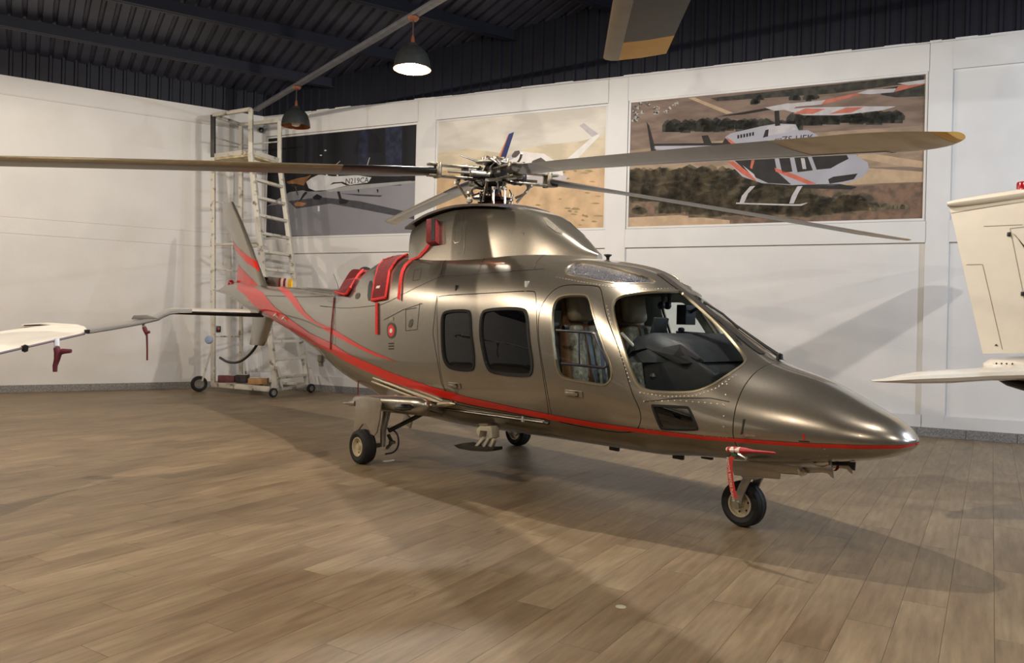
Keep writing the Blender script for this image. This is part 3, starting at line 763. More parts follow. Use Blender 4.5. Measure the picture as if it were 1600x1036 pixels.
# --- gearbox pylon on the roof
def pyl_sec(x, wb, zt, zb, n=5.0, k=40):
    out = []
    for j in range(k + 1):
        t = PI * j / k; c, s_ = math.cos(t), math.sin(t)
        f = 1 - .34 * max(0, min(1, abs(s_) ** (2 / n)))
        hgt = abs(s_) ** (2 / n); xx = x + .24 * max(0, min(1, (-.5 - x) / .55)) * (1 - hgt)
        out.append(Vector((xx, wb * f * math.copysign(abs(c) ** (2 / n), c), zb + (zt - zb) * hgt)))
    return out
PX = np.array([1.50, 1.42, 1.25, 1.05, .85, .35, -.25, -.7, -.9, -1.06]); PWD = np.array([.05, .13, .24, .33, .39, .48, .50, .50, .49, .48]); PZT = np.array([2.09, 2.13, 2.25, 2.38, 2.50, 2.615, 2.655, 2.615, 2.57, 2.52])
secs = [pyl_sec(x, float(pchip(PX, PWD, np.array([x]))[0]), float(pchip(PX, PZT, np.array([x]))[0]), bodyz(x) - .12) for x in np.linspace(1.5, -1.06, 60)]
pm_ = MB(); pm_.loft(secs); pm_.build('rotor_pylon', PAINT, parent=heli, angle=50)
BVP = make_bvh(pm_)
cap = MB(); rows = []
for x in np.linspace(.50, -1.13, 24):
    zt = float(pchip(PX, PZT, np.array([max(x, -1.06)]))[0]) + min(0, (x + 1.06)) * .34 + .008
    rows.append([Vector((x, y, zt - .12 * abs(y) ** 2 + d)) for y, d in [(-.335, -.024), (-.335, 0), (-.15, .01), (0, .012), (.15, .01), (.335, 0), (.335, -.024), (0, -.03)]])
cap.loft(rows); cap.build('pylon_cap', M('pylon_cap_brown', (58, 46, 40), rough=.4, metal=.3, vary=.1), parent=heli)
sm = MB()
for pix in ([(729, 331), (725, 396)], [(712, 335), (722, 333), (720, 378), (709, 380), (712, 335)], [(711, 360), (720, 359)], [(640, 362), (700, 334)]):
    q = seam(pix, .007, .003, 20, BVP); sm.add(q.v, q.f)
pair(sm, 'pylon_seam', TRIM, HH, recalc=False)
rows = [hit(*p, BVP) for p in [(848, 341), (853, 340), (862, 347), (880, 363), (878, 366), (868, 362), (856, 353)]]
if all(rows):
    q = MB(); q.add([h[0] + h[1] * .004 for h in rows], [tuple(range(len(rows)))]); pair(q, 'pylon_intake_mesh', M('intake_mesh', (96, 90, 76), rough=.6, vary=.3, scale=150), HH, recalc=False)
h = hit(817, 366, BVP); q = MB(); q.lathe([(0, .01), (.012, .008), (.014, 0)], h[0], 'Y', 10); q.build('drain_port', SEAM, parent=heli)
# stub antenna on the roof
p = on_y(949.5, 412, -.05); q = MB(); q.lathe([(.03, -.03), (.018, .0), (.014, .05), (.02, .06), (.035, .072), (.034, .08), (0, .082)], p, 'Z', 16); q.build('roof_antenna', BLACKM, parent=heli)

# --- main rotor
HC = Vector((0, 0, 2.97))
tilt = math.radians(4.5); ta = math.radians(-20.3)
RT = Matrix.Rotation(ta, 4, 'Z') @ Matrix.Rotation(tilt, 4, 'Y') @ Matrix.Rotation(-ta, 4, 'Z')
RMX = Matrix.Translation(HC) @ RT
def rb(m): 
    m.v = [RMX @ p for p in m.v]; return m
BUND = M('blade_grey', (122, 118, 106), rough=.42, vary=.06, scale=3, coat=.2)
BLED = M('blade_bare_metal', (188, 178, 156), rough=.32, metal=.75, vary=.08, scale=12)
BTIPM = M('blade_tip_tan', (206, 194, 164), rough=.45, metal=.1, rgb2=(172, 150, 110), scale=5, mix=(.45, .75))
YEL = M('tip_yellow', (224, 176, 40), rough=.45, vary=.05)
def airfoil(ch, th, tw, r, n=9, le=.30):
    """closed section in the y-z plane at radius r; leading edge towards +y"""
    pts = []
    for i in range(n): t = i / (n - 1); pts.append((t, 1))
    out = []
    xsn = [0, .02, .08, .2, .4, .7, 1.0]
    def thk(x): return th * (1.48 * math.sqrt(x) - .63 * x - 1.76 * x * x + 1.42 * x ** 3 - .51 * x ** 4) * 2.0
    up = [(x, thk(x) * .5) for x in xsn]; lo = [(x, -thk(x) * .5) for x in xsn[1:-1]][::-1]
    c, s_ = math.cos(tw), math.sin(tw)
    for x, z in up + lo:
        y = (le - x) * ch; out.append(Vector((r, y * c - z * s_, y * s_ + z * c)))
    return out
def droop(r): return -.33 * (max(0, r - .3) / 5.2) ** 1.15
PITCH = 0.0
def twf(r): return math.radians(PITCH - 3.0 * r / 5.4)
def blade_secs(r0, r1, n, chf, thf=lambda r: .032, sw=lambda r: 0):
    o = []
    for r in np.linspace(r0, r1, n):
        s_ = airfoil(chf(r), thf(r), twf(r), r); o.append([p + Vector((0, sw(r), droop(r))) for p in s_])
    return o
chord = .35
GRIP = M('grip_bronze_steel', (128, 122, 108), rough=.35, metal=.8, vary=.3, scale=30)
def rotz(m, a):
    R = Matrix.Rotation(a, 4, 'Z'); m.v = [R @ p for p in m.v]; return m
def tip_ch(r): t = (r - 5.0) / .52; return chord * (1 - .72 * max(0, t) ** 2.2)
def tip_sw(r): t = max(0, (r - 5.0) / .52); return -.15 * t ** 2.2
for az, PITCH in ((-19.6, -3.0), (69.7, 4.0), (159.7, -5.0), (-110.3, 11.0)):
    a = math.radians(az)
    q = MB(); q.loft(blade_secs(1.55, 4.55, 26, lambda r: chord)); bl = rb(rotz(q, a)).build('rotor_blade', BUND, parent=heli)
    q = MB(); q.loft(blade_secs(4.55, 5.45, 14, tip_ch, lambda r: .028, sw=tip_sw)); rb(rotz(q, a)).build('blade_tip', BTIPM, parent=bl)
    q = MB(); q.loft(blade_secs(5.451, 5.52, 4, tip_ch, lambda r: .026, sw=tip_sw)); rb(rotz(q, a)).build('tip_band', YEL, parent=bl)
    q = MB(); q.loft(blade_secs(.60, 1.55, 10, lambda r: .22 + (.35 - .22) * min(1, (r - .60) / .5), lambda r: .075 - .042 * (r - .60) / .95)); rb(rotz(q, a)).build('blade_root', M('blade_root_black', (20, 21, 24), rough=.4, coat=.3, vary=.1), parent=bl)
    # leading-edge strip of bare metal
    rows = []
    for r in np.linspace(1.56, 5.0, 24):
        s_ = airfoil(chord, .0345, twf(r), r); rows.append([s_[k] + Vector((0, .002, droop(r))) for k in (9, 10, 11, 0, 1, 2)])
    q = MB(); q.grid(rows); rb(rotz(q, a)).build('erosion_strip', BLED, parent=bl, recalc=False)
    # grip: two fork plates, elastomeric bearing, damper
    q = MB()
    for dz in (-.055, .055): q.box((.42, 0, dz), (.56, .13, .022)); 
    q.lathe([(0, -.075), (.03, -.075), (.03, .075), (0, .075)], (.60, .05, 0), 'Z', 12); q.lathe([(0, -.075), (.03, -.075), (.03, .075), (0, .075)], (.60, -.05, 0), 'Z', 12)
    g = rb(rotz(q, a)).build('blade_grip', GRIP, parent=heli, bevel=.006)
    q = MB(); q.lathe([(0, .20), (.075, .20), (.082, .23), (.075, .27), (.082, .30), (.06, .34), (0, .34)], (0, 0, 0), 'X', 18); rb(rotz(q, a)).build('bearing', BLACKM, parent=g)
    q = MB(); q.tube([(.10, .13, -.01), (.30, .14, -.01)], .032, 12); q.tube([(.30, .14, -.01), (.52, .09, -.01)], .015, 10); rb(rotz(q, a)).build('damper', ALU, parent=g)
    q = MB(); q.beam((.36, -.05, -.07), (.34, -.19, -.09), .035, .03); q.tube([(.34, -.19, -.09), (.20, -.17, -.27)], .013, 10); q.lathe([(0, -.02), (.024, -.012), (.024, .012), (0, .02)], (.34, -.19, -.09), 'Z', 10); rb(rotz(q, a)).build('pitch_link', STEEL, parent=g)
q = MB(); q.lathe([(.06, -.36), (.06, -.12), (.10, -.10), (.12, -.05), (.11, .06), (.09, .10), (.05, .12), (0, .125)], (0, 0, 0), 'Z', 24)
for k in range(4): rotq = MB(); rotq.box((.17, 0, 0), (.24, .11, .05)); rotz(rotq, math.radians(-20.3 + 90 * k)); q.add(rotq.v, rotq.f)
rb(q).build('rotor_hub', DKSTEEL, parent=heli, bevel=.004)
q = MB(); q.lathe([(0, .145), (.17, .14), (.20, .13), (.20, .12), (.05, .115)], n=28); rb(q).build('hub_cover_plate', ALU, parent=heli)
q = MB()
for k in range(8):
    a = k * PI / 4; q.lathe([(0, .18), (.014, .18), (.014, .14)], (.13 * math.cos(a), .13 * math.sin(a), 0), 'Z', 8)
rb(q).build('hub_bolts', STEEL, parent=heli)['kind'] = 'stuff'
q = MB(); q.lathe([(.06, -.26), (.20, -.255), (.215, -.24), (.20, -.225), (.06, -.22)], n=28); q.lathe([(.07, -.30), (.15, -.295), (.16, -.28), (.07, -.275)], n=24); rb(q).build('swashplate', DKSTEEL, parent=heli)
q = MB(); q.lathe([(.17, 2.60), (.13, 2.66), (.10, 2.72), (.075, 2.76), (.06, 2.77)], (.02, 0, 0), 'Z', 20); q.build('mast_boot', M('mast_boot_maroon', (86, 26, 26), rough=.6, vary=.1), parent=heli)
for (x, y) in ((-.20, -.18), (.24, -.20), (.02, .24), (.33, -.12)):
    q = MB(); q.tube([(x, y, 2.60), (x * .95, y * .95, 2.80)], .013, 10); q.lathe([(0, -.02), (.022, -.015), (.022, .015), (0, .02)], (x * .95, y * .95, 2.79), 'Z', 10); q.build('control_rod', STEEL, parent=heli)
q = MB(); q.lathe([(0, -.035), (.03, -.02), (.036, 0), (.03, .02), (0, .035)], (-.12, -.22, 2.70), 'Z', 14); q.build('ball_joint', M('ball_white', (210, 205, 195), rough=.4), parent=heli)
q = MB(); q.tube([on_y(772, 263, 0), on_y(745, 252, 0), on_y(719, 243, 0)], [.02, .022, .012], 8, flat=.5); q.build('droop_stop_rod', BLACKM, parent=heli)
# tangle of small hydraulic lines and clips around the hub
q = MB(); r2 = random.Random(3)
for k in range(40):
    a = r2.uniform(0, 2 * PI); r_ = r2.uniform(.09, .3); z = r2.uniform(-.26, .11)
    p0 = Vector((r_ * math.cos(a), r_ * math.sin(a), z)); p1 = p0 + Vector((r2.uniform(-.12, .12), r2.uniform(-.12, .12), r2.uniform(-.08, .08))); p2 = p1 + Vector((r2.uniform(-.08, .08), r2.uniform(-.08, .08), r2.uniform(-.1, .1)))
    q.tube([tuple(v) for v in chaikin([p0, p1, p2], 2, False)], r2.choice((.006, .009, .013)), 7, mi=r2.choice((0, 0, 1)))
rb(q).build('hub_lines', [BLACKM, STEEL], parent=heli)['kind'] = 'stuff'

# --- tail: fin, ventral fin, stabilisers, tail rotor, skid
def plate_loft(secs_xy, name, mats, parent=heli, thick=lambda t: .10):
    """secs: list of (x_le, x_te, z, max thickness)"""
    m = MB(); rows = []
    for xl, xt, z, th in secs_xy:
        row = []; pr = [(0, 0), (.04, .42), (.15, .8), (.35, 1), (.6, .8), (.85, .35), (1, .04)]
        for t, h in pr: row.append(Vector((xl + (xt - xl) * t, -h * th / 2, z)))
        for t, h in pr[::-1][0:-1]: row.append(Vector((xl + (xt - xl) * t, h * th / 2, z)))
        rows.append(row)
    m.loft(rows); m.build(name, mats, parent=parent, angle=50); return m
fin = plate_loft([(-5.30, -6.78, 1.82, .20), (-5.55, -6.73, 1.98, .15), (-5.88, -6.68, 2.30, .125), (-6.05, -6.76, 2.50, .115), (-6.38, -7.05, 2.85, .10), (-6.52, -7.28, 3.0, .095), (-6.80, -7.40, 3.25, .085), (-6.93, -7.44, 3.37, .07), (-6.98, -7.40, 3.395, .02)], 'tail_fin', PAINT)
BVF = make_bvh(fin)
FS_U = [(359.5, 369.5), (370, 385), (385.6, 398.5), (401, 408.5)]; FS_L = [(362.5, 381), (370, 394), (385, 410), (406, 424.5)]
pair(weld(strip(FS_U, FS_L, 24, 4, .003, BVF)), 'fin_stripe', RED, HH, recalc=False)
FM_U = [(367, 405), (378, 420), (390, 432.5), (404, 446)]; FM_L = [(368.5, 440), (372, 443), (378, 446), (386, 449)]
pair(weld(strip(FM_U, FM_L, 24, 6, .003, BVF)), 'fin_stripe', RED, HH, recalc=False)
plate_loft([(-5.15, -6.05, 1.50, .16), (-5.30, -6.03, 1.34, .14), (-5.45, -6.08, 1.12, .12), (-5.56, -6.12, .995, .09), (-5.62, -6.08, .985, .02)], 'ventral_fin', PAINT)
q = MB(); q.tube([tuple(v) for v in chaikin([on_y(404, 535, 0), on_y(392, 553, 0), on_y(374, 567, 0), on_y(355, 566, 0), on_y(344, 559, 0)], 3, False)], .022, 10); q.build('tail_skid', BLACKM, parent=heli)
def stab(sy):
    m = MB(); rows = []
    for y, xl, xt, th in ((.10, -5.28, -5.95, .115), (.4, -5.30, -5.94, .11), (1.40, -5.36, -5.90, .085), (1.46, -5.42, -5.88, .03)):
        pr = [(0, 0), (.03, .5), (.12, .85), (.3, 1), (.6, .75), (1, .06)]; z = 1.502
        rows.append([Vector((xl + (xt - xl) * t, sy * y, z + h * th / 2)) for t, h in pr] + [Vector((xl + (xt - xl) * t, sy * y, z - h * th / 2)) for t, h in pr[::-1][:-1]])
    m.loft(rows); o = m.build('horizontal_stabilizer', M('stabilizer_white', (200, 197, 188), rough=.3, coat=.4, vary=.03), parent=heli)
    q = MB(); rows = []
    for y, xl, th in ((.12, -5.272, .085), (1.42, -5.352, .064)):
        rows.append([Vector((xl + dx, sy * y, 1.502 - .004 + h * th)) for dx, h in ((-.10, -.72), (-.035, -.60), (.004, -.18), (.004, .05), (-.002, .05), (-.002, -.2), (-.04, -.5))])
    q.loft(rows); q.build('deicing_boot', BLACKM, parent=o)
    q = MB(); q.box((-5.58, sy * .13, 1.502), (.64, .03, .10)); q.build('root_fairing', BLACKM, parent=o, bevel=.01)
stab(-1); stab(1)
tr = empty('tail_rotor', (-6.25, .26, 2.02), parent=heli)
q = MB(); q.lathe([(.05, -.16), (.05, 0), (.085, .02), (.085, .09), (.05, .12), (0, .12)], (0, 0, 0), 'Y', 18); q.build('tail_rotor_hub', DKSTEEL, parent=tr)
for k, ang in enumerate((math.radians(4), math.radians(184))):
    R = Matrix.Rotation(ang, 3, 'Y')
    def tb(x0, x1, nm, mt, w0=.19):
        m = MB(); m.loft([[R @ Vector((x, .05 + s_ * .012, z)) for s_, z in ((0, -w0 / 2), (1, -w0 / 4), (1, w0 / 4), (0, w0 / 2), (-1, w0 / 4), (-1, -w0 / 4))] for x in np.linspace(x0, x1, 6)]); return m.build(nm, mt, parent=tr)
    tb(.08, .50, 'tail_rotor_blade', BUND); tb(.50, .58, 'tip_band', M('band_maroon', (126, 34, 40), rough=.5)); tb(.58, .67, 'tip_band', WHITEP); tb(.67, .76, 'tip_band', M('band_maroon', (126, 34, 40), rough=.5)); tb(.76, .84, 'tip_band', WHITEP); tb(.84, .97, 'tip_band', YEL)
# striped far tip that shows above the boom
q = MB(); q.lathe([(.05, -.02), (.055, .03), (.05, .07), (.03, .10), (0, .105)], on_y(361, 447, -.06), 'Z', 14); q.build('tail_light', M('tail_light_red', (150, 20, 24), rough=.2, coat=1), parent=heli)
q = MB(); q.lathe([(0, -.035), (.03, -.025), (.04, 0), (.03, .03), (0, .04)], on_y(360, 455, -.08), 'Y', 14); q.build('tail_lamp', STEEL, parent=heli)
for p in ((434, 496), (447, 501)):
    h = hit(*p); q = MB(); d = Vector((-.15, -.75, .65)).normalized()
    q.tube([h[0] - d * .02, h[0] + d * .03, h[0] + d * .06], [.014, .016, .028], 10); q.build('boom_light', M('lamp_cream', (225, 220, 205), rough=.3), parent=heli)
patch([(380, 466), (385, 464), (391, 466), (389, 472), (382, 471)], 'arrow_stencil', TRIM, 0, .003)
q = MB(); p = on_y(502, 562, -.1); q.lathe([(0, -.09), (.035, -.09), (.04, -.03), (.06, -.02), (.06, .06)], p, 'Z', 14); q.build('strobe_light', ALU, parent=heli)
p = on_y(527, 443, 0); q = MB(); q.tube([on_y(521, 428, 0), p, on_y(530, 455, 0)], [.003, .004, .006], 6); q.build('whip_antenna', BLACKM, parent=heli)

# --- landing gear
TYRE = M('tyre_rubber', (24, 24, 24), rough=.7, vary=.2, scale=40)
RIM = M('wheel_rim_cream', (196, 186, 160), rough=.35, metal=.4, vary=.06)
def wheel(name, c, R_, W_, parent, side=-1, groove=True):
    h = W_ / 2
    pr = [(R_ * .55, -h * .80), (R_ * .78, -h * .98), (R_ * .93, -h * .85), (R_ * .985, -h * .55)]
    pr += [(R_, -h * .40), (R_ * .975, -h * .36), (R_ * .975, -h * .30), (R_, -h * .26), (R_, h * .26), (R_ * .975, h * .30), (R_ * .975, h * .36), (R_, h * .40)] if groove else [(R_, 0)]
    pr += [(R_ * .985, h * .55), (R_ * .93, h * .85), (R_ * .78, h * .98), (R_ * .55, h * .80)]
    root = empty(name, c, parent=parent)
    q = MB(); q.lathe(pr, (0, 0, 0), 'Y', 40); q.build('tyre', TYRE, parent=root)
    q = MB()
    for sd in (-1, 1):
        q.lathe([(R_ * .58, sd * h * .78), (R_ * .56, sd * h * .9), (R_ * .50, sd * h * .88), (R_ * .46, sd * h * .55), (R_ * .30, sd * h * .45), (R_ * .18, sd * h * .5), (R_ * .16, sd * h * .85), (0, sd * h * .9)], (0, 0, 0), 'Y', 32)
    q.build('rim', RIM, parent=root)
    q = MB()
    for k in range(6):
        a = k * PI / 3 + .3
        q.lathe([(0, side * h * .52), (R_ * .05, side * h * .52), (R_ * .05, side * h * .44)], (R_ * .36 * math.cos(a), 0, R_ * .36 * math.sin(a)), 'Y', 8)
    q.build('rim_bolts', BLACKM, parent=root)['kind'] = 'stuff'
    return root
for sy in (-1, 1):
    gear = empty('main_gear', (-.63, sy * 1.05, 0), parent=heli); T = Vector((-.63, sy * 1.05, 0))
    def G(m): m.v = [p - T for p in m.v]; return m
    w_ = wheel('wheel', (-.075, 0, .172), .172, .15, gear, sy, True)
    # leg, torque link and brake line
    q = MB(); q.tube([(-.60, sy * .88, .17), (-.60, sy * .88, .34), (-.58, sy * .84, .60)], [.028, .032, .045], 12); q.tube([(-.705, sy * 1.06, .172), (-.69, sy * .90, .172), (-.60, sy * .86, .19)], .024, 12); G(q).build('leg', ALU, parent=gear)
    if sy < 0: q = MB(); q.tube([(-.52, sy * .86, .34), (-.05, sy * .66, .60)], .022, 10); G(q).build('drag_brace', BLACKM, parent=gear)
    if sy < 0: q = MB(); q.tube([tuple(v) for v in chaikin([(-.55, sy * .86, .36), (-.40, sy * .84, .34), (-.36, sy * .84, .22), (-.44, sy * .84, .13), (-.56, sy * .87, .10)], 3, False)], .009, 8); G(q).build('brake_hose', M('hose_navy', (34, 30, 44), rough=.5), parent=gear)
    q = MB(); q.beam((-.52, sy * .87, .30), (-.46, sy * .86, .23), .03, .02); q.beam((-.46, sy * .86, .23), (-.54, sy * .87, .16), .03, .02); q.lathe([(0, -.03), (.018, -.03), (.018, .03), (0, .03)], (-.46, sy * .86, .23), 'Y', 10); G(q).build('torque_link', STEEL, parent=gear)
    # gear door: two hanging leaves with a notch
    pix = [(556, 625), (562, 621.5), (578, 620.5), (592, 623), (594.5, 630), (592.5, 655), (588, 676), (584, 681), (578, 678), (575.5, 668), (572, 662), (566, 663), (561, 670), (556, 675), (552, 673), (553.5, 655)]
    q = MB(); P = [on_y(px, py, -1.075) for px, py in pix]; q.prism([(p.x, sy * -p.y if sy > 0 else p.y, p.z) for p in P], (0, -sy * .018, 0)); G(q).build('gear_door', M('gear_door_grey', (158, 150, 136), rough=.35, metal=.5, vary=.04, coat=.3), parent=gear, bevel=.004)
    # streamlined pod above, with a lamp in its nose
    q = MB(); rows = []
    for x, ry, rz in ((.20, .01, .01), (.18, .05, .05), (.12, .078, .08), (.0, .092, .092), (-.3, .095, .09), (-.7, .09, .078), (-.96, .08, .066), (-1.03, .04, .04), (-1.05, .01, .01)):
        zc = .645 + .045 * x
        rows.append([Vector((x, sy * (.90 + .06 * (-x)) + ry * math.cos(t), zc + rz * math.sin(t))) for t in np.linspace(0, 2 * PI, 20, endpoint=False)])
    q.loft(rows); G(q).build('gear_pod', PAINT, parent=gear)
    q = MB(); rows = []
    for x, y0, z0, z1 in ((.12, .66, .58, .66), (.0, .58, .52, .70), (-.4, .55, .50, .72), (-.9, .55, .54, .68)):
        rows.append([Vector((x, sy * y0, z0 - .02)), Vector((x, sy * .90, z0 + .05)), Vector((x, sy * .90, z1 - .04)), Vector((x, sy * y0, z1))])
    q.loft(rows); G(q).build('pod_root', PAINT, parent=gear, bevel=.03)
    if sy < 0:
        h1 = [on_y(617, 637, -1.03), on_y(645, 636, -1.02)]
        q = MB(); q.tube([h1[0], h1[0].lerp(h1[1], .15), h1[0].lerp(h1[1], .5), h1[0].lerp(h1[1], .85), h1[1]], [.01, .03, .036, .03, .01], 14); G(q).build('landing_light', TINT, parent=gear)
        q = MB(); a_ = on_y(556, 630, -1.03); b_ = on_y(537, 630, -1.03); q.tube([a_, a_.lerp(b_, .45), a_.lerp(b_, .55), b_], [.028, .026, .014, .012], 12); G(q).build('position_light', STEEL, parent=gear)
    q = MB(); q.box(on_y(637, 657, -.5) if sy < 0 else Vector((-.4, .5, .5)), (.16, .02, .11), Matrix.Rotation(.35, 3, 'Y')); G(q).build('inner_door', WHITEP, parent=gear, bevel=.004)
# long strakes on the lower side above the pods
for sy, lst in ((-1, [((585, 590), (690, 628)), ((583, 595.5), (686, 633))]),):
    for a_, b_ in lst:
        P = [hit(q.x, q.y) for q in resample([a_, ((a_[0] + b_[0]) / 2, (a_[1] + b_[1]) / 2 + .5), b_], 10)]
        q = MB(); q.tube([h[0] + h[1] * .012 for h in P], [.012] + [.018] * 8 + [.012], 8); pair(q, 'side_strake', TRIM, HH)
P = [hit(q.x, q.y) for q in resample([(688, 631), (700, 630), (713, 630.5)], 6)]; q = MB(); q.tube([h[0] + h[1] * .012 for h in P], [.03, .034, .034, .03, .02, .006], 10); pair(q, 'strake_tip', TRIM, HH)
P = [hit(q.x, q.y) for q in resample([(688, 638), (760, 648), (858, 661)], 14)]; q = MB(); q.tube([h[0] + h[1] * .004 for h in P if h], .011, 8); pair(q, 'door_rail', BLACKM, HH)
P = [hit(q.x, q.y - .9) for q in resample([(690, 638), (760, 647.5), (850, 659.5)], 14)]; q = MB(); q.tube([h[0] + h[1] * .010 for h in P if h], .005, 8); pair(q, 'rail_edge', STEEL, HH)
# nose gear
ng = empty('nose_gear', (3.0, 0, 0), parent=heli)
wheel('wheel', (0, 0, .168), .168, .13, ng, -1, True)
q = MB()
for sd in (-1, 1): q.loft([[Vector((dx + .035 * a * (1 if k else 1), sd * (.085 + b_), z)) for a, b_ in ((-1, -.011), (1, -.011), (1, .011), (-1, .011))] for k, (dx, z) in enumerate(((0, .15), (.01, .22), (.05, .32), (.085, .39)))])
q.box((.09, 0, .40), (.11, .20, .05)); q.build('fork', ALU, parent=ng, bevel=.008)
q = MB(); q.tube([(.09, 0, .40), (.07, 0, .62)], [.045, .05], 14); q.build('leg', STEEL, parent=ng)
q = MB(); q.lathe([(0, -.11), (.03, -.11), (.03, .11), (0, .11)], (0, 0, .168), 'Y', 14); q.build('axle', STEEL, parent=ng)
dpx = [(1139, 719), (1200, 722), (1298, 722), (1301, 735), (1302, 748), (1299, 746), (1293, 740), (1285, 738.5), (1250, 740), (1219, 739.5), (1218, 749), (1180, 746), (1147, 742.5)]
q = MB(); q.prism([on_y(px, py, -.14) - Vector((3, 0, 0)) for px, py in dpx], (0, .014, 0)); q.build('gear_door', PAINT, parent=ng, bevel=.003)
q = MB(); q.prism([on_y(px, py, -.14) - Vector((3, 0, 0)) + Vector((0, .28, 0)) for px, py in dpx], (0, -.014, 0)); q.build('gear_door', PAINT, parent=ng, bevel=.003)
q = MB(); q.lathe([(0, .03), (.018, .028), (.028, .012), (.028, -.02), (0, -.03)], on_y(1254, 737, -.16) - Vector((3, 0, 0)), 'Y', 16); q.build('taxi_light', STEEL, parent=ng)
q = MB(); p0 = on_y(1272, 725, -.14); p1 = on_y(1296, 722, -.14); q.tube([p0, p0.lerp(p1, .5), p1], [.008, .028, .02], 10); q.build('door_hinge', STEEL, parent=heli)
q = MB(); q.prism([on_y(*p, 0) for p in ((1290, 722), (1336, 722), (1335, 736), (1331, 734), (1326, 728), (1292, 727))], (0, .016, 0)); q.build('blade_antenna', BLACKM, parent=heli, bevel=.003)
for px, y0 in ((1060, -.1), (960, -.15), (1105, 0)):
    q = MB(); p = on_y(px, 714 if px > 1000 else 701, y0); q.box(p + Vector((0, 0, .0)), (.10, .03, .035)); q.build('belly_antenna', BLACKM, parent=heli, bevel=.006)
# pitot bracket on the nose side
h = hit(1153, 700); q = MB(); q.tube([h[0], h[0] + h[1] * .05 + Vector((0, 0, .01)), h[0] + h[1] * .07 + Vector((.08, 0, 0))], [.02, .018, .012], 10); q.build('pitot_tube', STEEL, parent=heli)
# boarding step under the starboard side
st = empty('boarding_step', (.45, -.62, .2), parent=heli); T = Vector((.45, -.62, .2))
pad = [(708, 696), (722, 692.5), (727, 692), (735, 697), (750, 699), (771, 699), (771, 704), (760, 706), (735, 704.5), (716, 701)]
q = MB(); P = [on_y(*p, -.66) for p in pad]; q.prism([p - T for p in P], (0, .11, 0)); q.build('step_pad', M('step_pad_olive', (44, 42, 34), rough=.8, vary=.2, bump=.3, scale=60), parent=st, bevel=.006)
for (a_, b_, nm) in (((757, 684), (745, 698), 'strut'), ((765, 684), (757, 699), 'strut'), ((773, 686), (768, 699), 'strut')):
    q = MB(); q.beam(on_y(*a_, -.60) - T, on_y(*b_, -.60) - T, .035, .03); q.build(nm, M('step_cream', (206, 200, 180), rough=.4, metal=.3, vary=.06), parent=st, bevel=.004)
q = MB(); q.prism([on_y(*p, -.62) - T for p in ((745, 670), (750, 665), (766, 666), (768, 671), (769, 684), (764, 686), (762, 674), (750, 673), (748, 684), (744, 676))], (0, .09, 0)); q.build('bracket', M('step_cream', (206, 200, 180)), parent=st, bevel=.004)
q = MB(); q.beam(on_y(751, 663, -.6) - T, on_y(765, 663.5, -.6) - T, .05, .02); q.build('hinge_plate', TRIM, parent=st, bevel=.003)

# --- cockpit
LEATH = M('brown_leather', (128, 88, 56), rough=.5, vary=.12, scale=14, bump=.15); FLEECE = M('grey_sheepskin', (172, 168, 154), rough=.95, vary=.25, scale=26, bump=.8)
TAN = M('taupe_leather', (168, 150, 126), rough=.5, vary=.06); BELT = M('seat_belt_blue', (104, 116, 128), rough=.7, vary=.1)
CABK = M('cockpit_black', (28, 29, 34), rough=.55, vary=.12, scale=12, spec=.4)
for sy in (-1, 1):
    st = empty('pilot_seat', (1.72, sy * .35, .62), parent=heli)
    R = Matrix.Rotation(math.radians(-10), 3, 'Y')
    q = MB(); q.box((.20, 0, .16), (.46, .42, .14)); q.build('seat_cushion', FLEECE, parent=st, bevel=.045, seg=3)
    q = MB(); q.box((-.07, 0, .52), (.13, .42, .66), R); q.build('backrest', LEATH, parent=st, bevel=.05, seg=3)
    for dy in (-.115, .115): q = MB(); q.box((.00, dy, .54), (.10, .15, .60), R); q.build('fleece_cover', FLEECE, parent=st, bevel=.04, seg=3)
    q = MB(); q.box((-.11, 0, .99), (.11, .27, .25), R); q.build('headrest', TAN, parent=st, bevel=.045, seg=3)
    q = MB(); q.box((-.18, 0, .93), (.05, .30, .34), R); q.build('headrest_shell', LEATH, parent=st, bevel=.02)
    for dy in (-.08, .08): q = MB(); q.beam((.05, dy, .82), (.16, dy * .5, .30), .04, .006, up=(1, 0, 0)); q.build('seat_belt', BELT, parent=st)
    q = MB(); q.box((.2, 0, .05), (.44, .36, .10)); q.build('seat_base', CABK, parent=st, bevel=.01)
q = MB(); q.box((1.28, 0, 1.22), (.03, 1.36, 1.2)); q.build('cabin_bulkhead', INTER, parent=heli, bevel=.004)
for sy in (-1, 1):
    q = MB(); q.box((1.46, sy * .53, 1.15), (.16, .14, .86)); q.build('pillar_lining', M('pillar_grey', (165, 172, 165), rough=.6), parent=heli, bevel=.02)
ip = empty('instrument_panel', (2.5, 0, .7), parent=heli)
def ipb(m): m.v = [p - Vector((2.5, 0, .7)) for p in m.v]; return m
q = MB(); rows = []
for y, k in ((-.56, .9), (-.5, 1), (-.2, 1.0), (0, 1), (.2, 1), (.5, 1), (.56, .9)):
    rows.append([Vector((2.28, y, 1.30 * k + .10 * (1 - k))), Vector((2.36, y, 1.38 * k + .1 * (1 - k))), Vector((2.52, y, 1.415 * k + .1 * (1 - k))), Vector((2.80, y, 1.34)), Vector((2.95, y * .8, 1.22)), Vector((2.80, y, 1.2)), Vector((2.5, y, 1.30)), Vector((2.36, y, 1.27))])
q.loft(rows); ipb(q).build('glareshield', CABK, parent=ip, angle=80)
q = MB(); q.loft([[Vector((x0, y, z0)) for x0, z0 in ((2.40, 1.29), (2.46, .95), (2.62, .72), (2.98, .72), (3.05, 1.15), (2.8, 1.28))] for y in (-.50, -.25, .25, .50)]); ipb(q).build('panel_body', CABK, parent=ip, bevel=.02)
q = MB()
